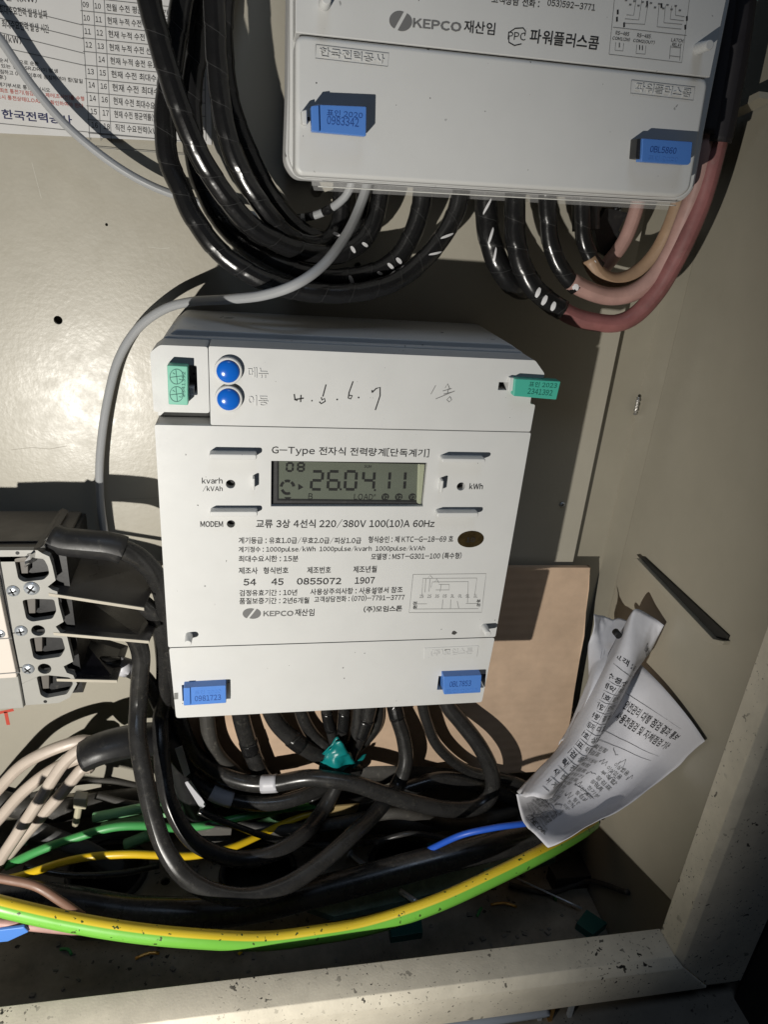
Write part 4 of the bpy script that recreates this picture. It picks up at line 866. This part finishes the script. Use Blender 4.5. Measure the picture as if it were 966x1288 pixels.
# ------------------------------------------------------------------ crumpled paper notice
def patch(grid, nu=28, nv=40, crinkle=.0006, seed=1):
    """smooth surface through a grid of (px,py,depth); returns a function (u,v) -> world point"""
    G = []
    for row in grid:
        r_ = []
        for x, y, d in row:
            q = at(x, y, d)
            while (q.x > .2235 or q.z < FZ + .003) and d < 160: d += 1; q = at(x, y, d)
            r_.append(q)
        G.append(r_)
    R, C = len(G), len(G[0])
    def cr(P, t):
        n = len(P) - 1; x = min(max(t, 0), 1) * n; i = min(int(x), n - 1); f = x - i
        p0 = P[i - 1] if i else P[0] * 2 - P[1]; p3 = P[i + 2] if i + 2 <= n else P[n] * 2 - P[n - 1]; p1, p2 = P[i], P[i + 1]
        return .5 * ((2 * p1) + (p2 - p0) * f + (2 * p0 - 5 * p1 + 4 * p2 - p3) * f * f + (3 * p1 - p0 - 3 * p2 + p3) * f ** 3)
    from mathutils import noise
    def S_(u, v):
        p = cr([cr(row, u) for row in G], v)
        k = noise.noise(Vector((u * 3.1 + seed * 7, v * 4.2, 0))) + .5 * abs(noise.noise(Vector((u * 7 + seed, v * 8, 3))))
        return p + Vector((0, -k * crinkle, 0))
    return S_
def patchmesh(name, f, mt, parent=None, nu=30, nv=44):
    vs = [f(i / nu, j / nv) for j in range(nv + 1) for i in range(nu + 1)]
    fs = [(j * (nu + 1) + i, j * (nu + 1) + i + 1, (j + 1) * (nu + 1) + i + 1, (j + 1) * (nu + 1) + i) for j in range(nv) for i in range(nu)]
    o = mk(name, vs, fs, mt, parent, smooth=True); m = o.modifiers.new('s', 'SOLIDIFY'); m.thickness = .00025; m.offset = 0; return o
def lift_(f, u, v, h=.0004):
    e = .01; n = (f(u + e, v) - f(u - e, v)).cross(f(u, v + e) - f(u, v - e)).normalized()
    if n.y > 0: n = -n
    return f(u, v) + n * h
def ptxt(s, f, u0, v0, u1, v1, h, parent, mt=INK, bold=.01, hv=None):
    """text on the patch: baseline from (u0,v0) to (u1,v1); hv is the up direction in (u,v)"""
    vs, fs = textmesh(s, bold); a0 = min(v.x for v in vs); a1 = max(v.x for v in vs); b0 = min(v.y for v in vs); b1 = max(v.y for v in vs)
    hv = hv or (0, -h); out = []
    for v in vs:
        a = (v.x - a0) / (a1 - a0); b = (v.y - b0) / (b1 - b0); out.append(lift_(f, u0 + (u1 - u0) * a + hv[0] * b, v0 + (v1 - v0) * a + hv[1] * b))
    return mk('printed_text', out, fs, mt, parent)
def plines(f, polys, wd, parent, mt=INK, name='printed_rule'):
    vs = []; fs = []
    for pl in polys:
        q = []
        for (a, b), (c, d_) in zip(pl, pl[1:]):
            for k in range(10): q.append((a + (c - a) * k / 10, b + (d_ - b) * k / 10))
        q.append(pl[-1]); W = [lift_(f, *p) for p in q]
        for i, p in enumerate(W):
            t = (W[min(i + 1, len(W) - 1)] - W[max(i - 1, 0)]).normalized(); n = Vector((-t.z, 0, t.x)); n = n.normalized() if n.length > .1 else Vector((1, 0, 0))
            vs += [p + n * wd / 2000., p - n * wd / 2000.]
            if i: k = len(vs); fs.append((k - 4, k - 3, k - 1, k - 2))
    return mk(name, vs, fs, mt, parent)
PN = thing('crumpled_notice', tuple(at(760, 950, 50)), 'crumpled white printed notice with a table, rolled up beside the cardboard', 'paper')
fA = patch([[(803, 832, 64), (836, 866, 86), (866, 902, 106), (887, 932, 124)], [(765, 893, 82), (792, 922, 84), (820, 950, 96), (843, 971, 116)],
            [(712, 955, 98), (742, 972, 88), (768, 1004, 104), (786, 1014, 122)], [(672, 990, 114), (700, 1012, 100), (716, 1034, 112), (733, 1042, 126)], [(650, 1000, 120), (657, 1030, 118), (672, 1048, 120), (690, 1067, 128)]], crinkle=.0022)
fB = patch([[(788, 784, 56), (797, 767, 66), (818, 774, 69), (835, 786, 60)], [(765, 822, 66), (778, 822, 80), (800, 826, 84), (812, 828, 74)], [(738, 874, 78), (750, 880, 92), (770, 884, 98), (784, 874, 88)],
            [(704, 937, 92), (716, 940, 106), (734, 948, 112), (748, 930, 102)], [(650, 995, 110), (660, 1001, 124), (678, 1003, 128), (694, 1002, 120)]], crinkle=.0022, seed=5)
fC = patch([[(747, 772, 46), (768, 776, 42), (792, 781, 52)], [(742, 812, 56), (758, 818, 62), (782, 812, 66)], [(734, 868, 70), (746, 862, 80), (764, 850, 76)], [(703, 938, 86), (712, 930, 92), (728, 915, 86)]], crinkle=.004, seed=9)
pA = patchmesh('lower_fold', fA, PAPER2, PN); pB = patchmesh('rolled_fold', fB, PAPER2, PN); pC = patchmesh('rear_fold', fC, PAPER2, PN)
cyl('punched_hole', *xz(778, 799, 70), .0020, 70.5, 66, BLACKH, PN, 12)
prism('paper_scrap', [(809, 838), (826, 837), (827, 842), (813, 843)], 50, 49.6, PAPER2, PN)
B_ = ['수용설비', '계약', '번호', '전압', '용량', '책임자', '상호', '대표', '점검', '연락', '일자', '확인']
rul = [[(.28, .30), (.95, .38)], [(.28, .30), (.24, .93)], [(.95, .38), (.97, .60)], [(.60, .38), (.56, .90)]]
for i in range(12):
    v = .345 + i * .049; ptxt(B_[i], fB, .32, v + .035, .56 if i else .85, v + .05 + (.02 if not i else 0), .028, pB, INK); rul.append([(.27, v + .045), (.92 - .02 * i, v + .075)])
    if i: ptxt(B_[-i], fB, .62, v + .05, .86, v + .065, .028, pB, INKG)
plines(fB, rul, .22, pB); ptxt('고객 : 6', fB, .30, .275, .78, .33, .03, pB); ptxt('[보고]', fB, .80, .20, .99, .25, .045, pB, bold=.03)
rowsA = [('안전관리 대행 점검 결과 통보서 안내', .10, .20, .93, .10), ('사용전점검 및 자체점검 기록 번호', .10, .26, .90, .17)]
for s_, u0, v0, u1, v1 in rowsA: ptxt(s_, fA, u0, v0, u1, v1, .045, pA, INK, .015)
plines(fA, [[(.05, .14), (.93, .03), (.97, .20), (.10, .32)], [(.12, .36), (.90, .24), (.97, .30), (.90, .52), (.30, .60)], [(.08, .78), (.95, .80), (.97, .93), (.30, .97)]], .25, pA)
for k in range(16):
    v = .40 + k * .033; random.seed(k)
    for j in range(3):
        u0 = .08 + j * .30 + random.random() * .06; ptxt(random.choice(['전기설비', '점검표', '부적합', '접지저항', '절연', '차단기', '확인함', '이상없음']), fA, u0, v, u0 + .14 + random.random() * .06, v - .015, .022, pA, INKG, .0)
for k in range(7): ptxt('전기안전관리 유의사항 및 고객 준수사항을 확인하시기 바랍니다', fA, .12, .80 + k * .022, .62 + .04 * k, .81 + k * .022, .016, pA, INKG, .0)
ptxt('THE CHECK', fA, .30, .96, .86, .955, .03, pA, INK, .02)
random.seed(5)
scr = []
for k in range(22):
    u = .30 + .16 * (k % 4); v = .34 + k * .020; pl = [(u, v)]
    for j in range(5): pl.append((u + .022 * j, v + random.uniform(-.022, .022)))
    scr.append(pl)
plines(fA, scr, .28, pA, INK, 'handwriting')

for p, wd, m, lb in (([(390, 1002, 28), (430, 1014, 33), (470, 1008, 36), (515, 990, 34), (560, 980, 32), (610, 990, 28), (660, 1010, 24)], 20, PVC, 'black cable tucked behind the banded cable, right of the teal tape'),
                     ([(290, 1034, 34), (350, 1044, 40), (420, 1036, 44), (500, 1022, 46), (575, 1036, 44), (650, 1020, 30)], 15, PVCD, 'dusty medium cable weaving across below the banded cable'),
                     ([(258, 880, 24), (266, 935, 27), (288, 965, 28), (325, 990, 28), (380, 1002, 26), (420, 1006, 24)], 18, PVCD, 'rear cable dropping from the left underside of the meter'),
                     ([(528, 870, 24), (536, 905, 27), (552, 940, 28), (588, 968, 28), (640, 980, 27), (690, 1000, 24)], 13, PVC, 'slim black cable running right in front of the cardboard')):
    tube('black_cable', p, wd, m, label=lb, seg=16)
# teal vinyl tape tied round the leads
ft = patch([[(403, 957, 36), (413, 943, 39), (428, 931, 37)], [(401, 966, 37), (421, 957, 41), (440, 946, 38)], [(404, 973, 36), (426, 974, 39), (447, 960, 37)]], crinkle=.004, seed=3)
TT = patchmesh('teal_tape', ft, TEALF, None, 12, 12); tag(TT, 'folded piece of teal vinyl tape tied round the leads under the meter', 'tape')
for g_ in ([[(405, 948, 34), (416, 936, 34), (424, 926, 33)], [(411, 950, 34), (422, 942, 35), (432, 934, 34)]], [[(440, 963, 36), (450, 955, 33), (461, 948, 30)], [(444, 966, 36), (453, 959, 34), (458, 954, 31)]]):
    fq = patch(g_, crinkle=.002, seed=4); patchmesh('tape_tail', fq, TEALF, TT, 8, 6)

# ------------------------------------------------------------------ litter on the cabinet floor
def fslab(name, px, z0, h, m, label=None, cat=None, parent=None, bevel=.3):
    A = [floorpt(x, y, z0 + h) for x, y in px]; o = hull(name, A, [Vector((p.x, p.y, z0)) for p in A], m, parent, bevel)
    if label: tag(o, label, cat)
    return o
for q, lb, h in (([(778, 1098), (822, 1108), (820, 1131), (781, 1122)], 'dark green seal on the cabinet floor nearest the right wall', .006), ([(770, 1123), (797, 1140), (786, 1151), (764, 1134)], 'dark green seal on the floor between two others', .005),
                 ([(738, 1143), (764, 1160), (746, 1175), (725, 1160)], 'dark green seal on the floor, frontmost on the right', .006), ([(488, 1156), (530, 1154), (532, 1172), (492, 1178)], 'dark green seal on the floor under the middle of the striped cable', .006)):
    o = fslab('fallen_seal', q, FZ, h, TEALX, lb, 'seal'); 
for q, lb in ((((758, 1088), (764, 1086), (766, 1093), (760, 1095)), 'small brass ferrule on the floor beside the dark green seals'), (((770, 1096), (775, 1096), (775, 1110), (770, 1110)), 'brass pin standing at the end of a dark green seal')):
    fslab('brass_ferrule', q, FZ, .005, BRASS, lb, 'ferrule')
fslab('teal_board', [(385, 1140), (470, 1108), (600, 1085), (690, 1062), (700, 1078), (612, 1106), (510, 1132), (420, 1152)], FZ + .026, .005, BOTT, 'dusty green board on the floor beneath the diagonal sheathed cable', 'board')
fslab('teal_scrap', [(608, 1092), (640, 1084), (646, 1092), (612, 1103)], FZ + .0315, .002, TEALF, 'bright teal scrap on the dusty green board', 'scrap')
fslab('teal_scrap', [(536, 1060), (552, 1055), (556, 1063), (545, 1068)], FZ + .0003, .004, TEALF, 'small teal shred above the diagonal cable', 'scrap')
for a, b, wd, lb in (((441, 1074), (462, 1090), 6, 'bright screw lying behind the outer hanging loop'), ((503, 1120), (524, 1134), 7, 'metal rod end between the diagonal and the striped cables'), ((650, 1104), (732, 1142), 2.5, 'thin bright steel rod on the floor right of the striped cable')):
    A_, B2 = floorpt(a[0], a[1], FZ + (.034 if wd > 6.5 else .009)), floorpt(b[0], b[1], FZ + (.006 if wd < 3 else .034 if wd > 6.5 else .009))
    v_, f_, u_ = sweep([A_.lerp(B2, i / 6) for i in range(7)], mmpx(A_) * wd / 2, 12); o = mk('steel_rod' if wd != 6 else 'loose_screw', v_, f_, STEEL, None, smooth=True); tag(o, lb, 'rod' if wd != 6 else 'screw')
    if wd == 6:
        v_, f_, u_ = sweep([A_, A_ + (A_ - B2).normalized() * .0012], mmpx(A_) * 5.5, 14); mk('head', v_, f_, STEEL, o, smooth=True)
# black moulded bracket at the floor's back right
for q, z, h, lb in (([(690, 1088), (750, 1060), (800, 1050), (790, 1085), (760, 1100), (700, 1105)], FZ, .012, 'black plastic moulding in the dark corner behind the earth cable'),):
    fslab('black_moulding', q, z, h, DARKP, lb, 'moulding')
for i, (x, y, L_, an, m_) in enumerate(((742, 1108, .016, .4, 'y'), (700, 1132, .012, 2.0, 'k'), (650, 1140, .018, 2.8, 'c'), (600, 1152, .010, 1.1, 'k'), (170, 1205, .014, .2, 'c'), (90, 1200, .010, 2.4, 'k'), (300, 1200, .012, .9, 'y'), (795, 1128, .011, 1.7, 'c'))):
    p = floorpt(x, y, FZ + .0012); q = p + Vector((math.cos(an), math.sin(an) * .6, 0)) * L_; mid_ = (p + q) / 2 + Vector((.001, .0012, .0008))
    v_, f_, u_ = sweep(spline([p, mid_, q]), .0009, 8); o = mk('wire_offcut', v_, f_, {'y': YELL, 'k': GREEN, 'c': BRASS}[m_], None, smooth=True)
    tag(o, ('yellow wire offcut lying beside the nearest dark green seal', 'green wire offcut next to the thin steel rod on the floor', 'long copper offcut on the floor below the striped cable', 'short green offcut near the front rail, middle of the floor', 'copper offcut in the dark floor at the lower left', 'green offcut at the far left of the floor', 'yellow offcut in front of the heavy cable on the floor', 'copper offcut in the corner by the right wall')[i], 'offcut')
random.seed(11); nv, nf = [], []
for i in range(260):     # grit, wire ends and paint flakes
    x = random.uniform(-.13, .215); y = random.uniform(-.158, -.01); z = FZ + .0002; r = random.uniform(.0005, .0018); a = random.random() * 3.14; r2 = r * random.uniform(.2, .9)
    if any((x - c.x) ** 2 + (y - c.y) ** 2 < (rr + .002) ** 2 for c, rr in holes): continue
    k = len(nv)
    for hh in (0, r2):
        for sx, sy in ((1, 1), (-1, 1), (-1, -1), (1, -1)):
            nv.append(Vector((x + math.cos(a) * sx * r - math.sin(a) * sy * r2, y + math.sin(a) * sx * r + math.cos(a) * sy * r2, z + hh)))
    nf += [(k, k + 1, k + 2, k + 3), (k + 4, k + 7, k + 6, k + 5)] + [(k + i_, k + (i_ + 1) % 4, k + 4 + (i_ + 1) % 4, k + 4 + i_) for i_ in range(4)]
o = mk('grit', nv, nf, mat('grit_grey', (.22, .2, .17), .8, var=.5, vscale=200)); tag(o, kind='stuff')

# ------------------------------------------------------------------ outside the frame: door gasket, lower conduit
g = box('door_gasket', .2495, .262, -.43, .34, 178, 196, mat('gasket_rubber', (.008, .008, .01), .55, bump=.03)); tag(g, 'black rubber door gasket standing at the lower right edge of the cabinet frame', 'gasket')
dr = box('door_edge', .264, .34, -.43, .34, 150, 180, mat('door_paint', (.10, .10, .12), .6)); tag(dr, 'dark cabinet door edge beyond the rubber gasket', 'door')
def onz(px, py, z): return floorpt(px, py, z)
pp = [onz(430, 1315, -.365), onz(560, 1288, -.365), onz(688, 1268, -.365)]
v_, f_, u_ = sweep(spline(pp), .0035, 16); o = mk('conduit', v_, f_, mat('conduit_grey', (.25, .28, .33), .35), None, smooth=True); tag(o, 'grey blue conduit lying below the bottom frame rail', 'conduit')
for x, y in ((683, 1262), (696, 1263), (721, 1258)):
    p = onz(x, y, -.360); cc = hull('bolt_stub', [p + Vector((dx, dy, .004)) for dx, dy in ((-.001, -.001), (.001, -.001), (.001, .001), (-.001, .001))], [p + Vector((dx, dy, -.012)) for dx, dy in ((-.001, -.001), (.001, -.001), (.001, .001), (-.001, .001))], BRASS if x == 696 else STEEL)
    tag(cc, {683: 'leftmost pale bolt stub below the frame rail', 696: 'brass coloured bolt stub between two pale ones', 721: 'rightmost pale bolt stub below the frame rail'}[x], 'bolt')
br = hull('wall_bracket', [onwall(928, 140, .2255), onwall(975, 118, .2255), onwall(975, 126, .2255), onwall(930, 148, .2255)], [onwall(928, 140, .2255) + Vector((-.008, 0, 0)), onwall(975, 118, .2255) + Vector((-.008, 0, 0)), onwall(975, 126, .2255) + Vector((-.008, 0, 0)), onwall(930, 148, .2255) + Vector((-.008, 0, 0))], CABIN)
tag(br, 'small metal bracket on the side wall behind the red wires, top right', 'bracket')
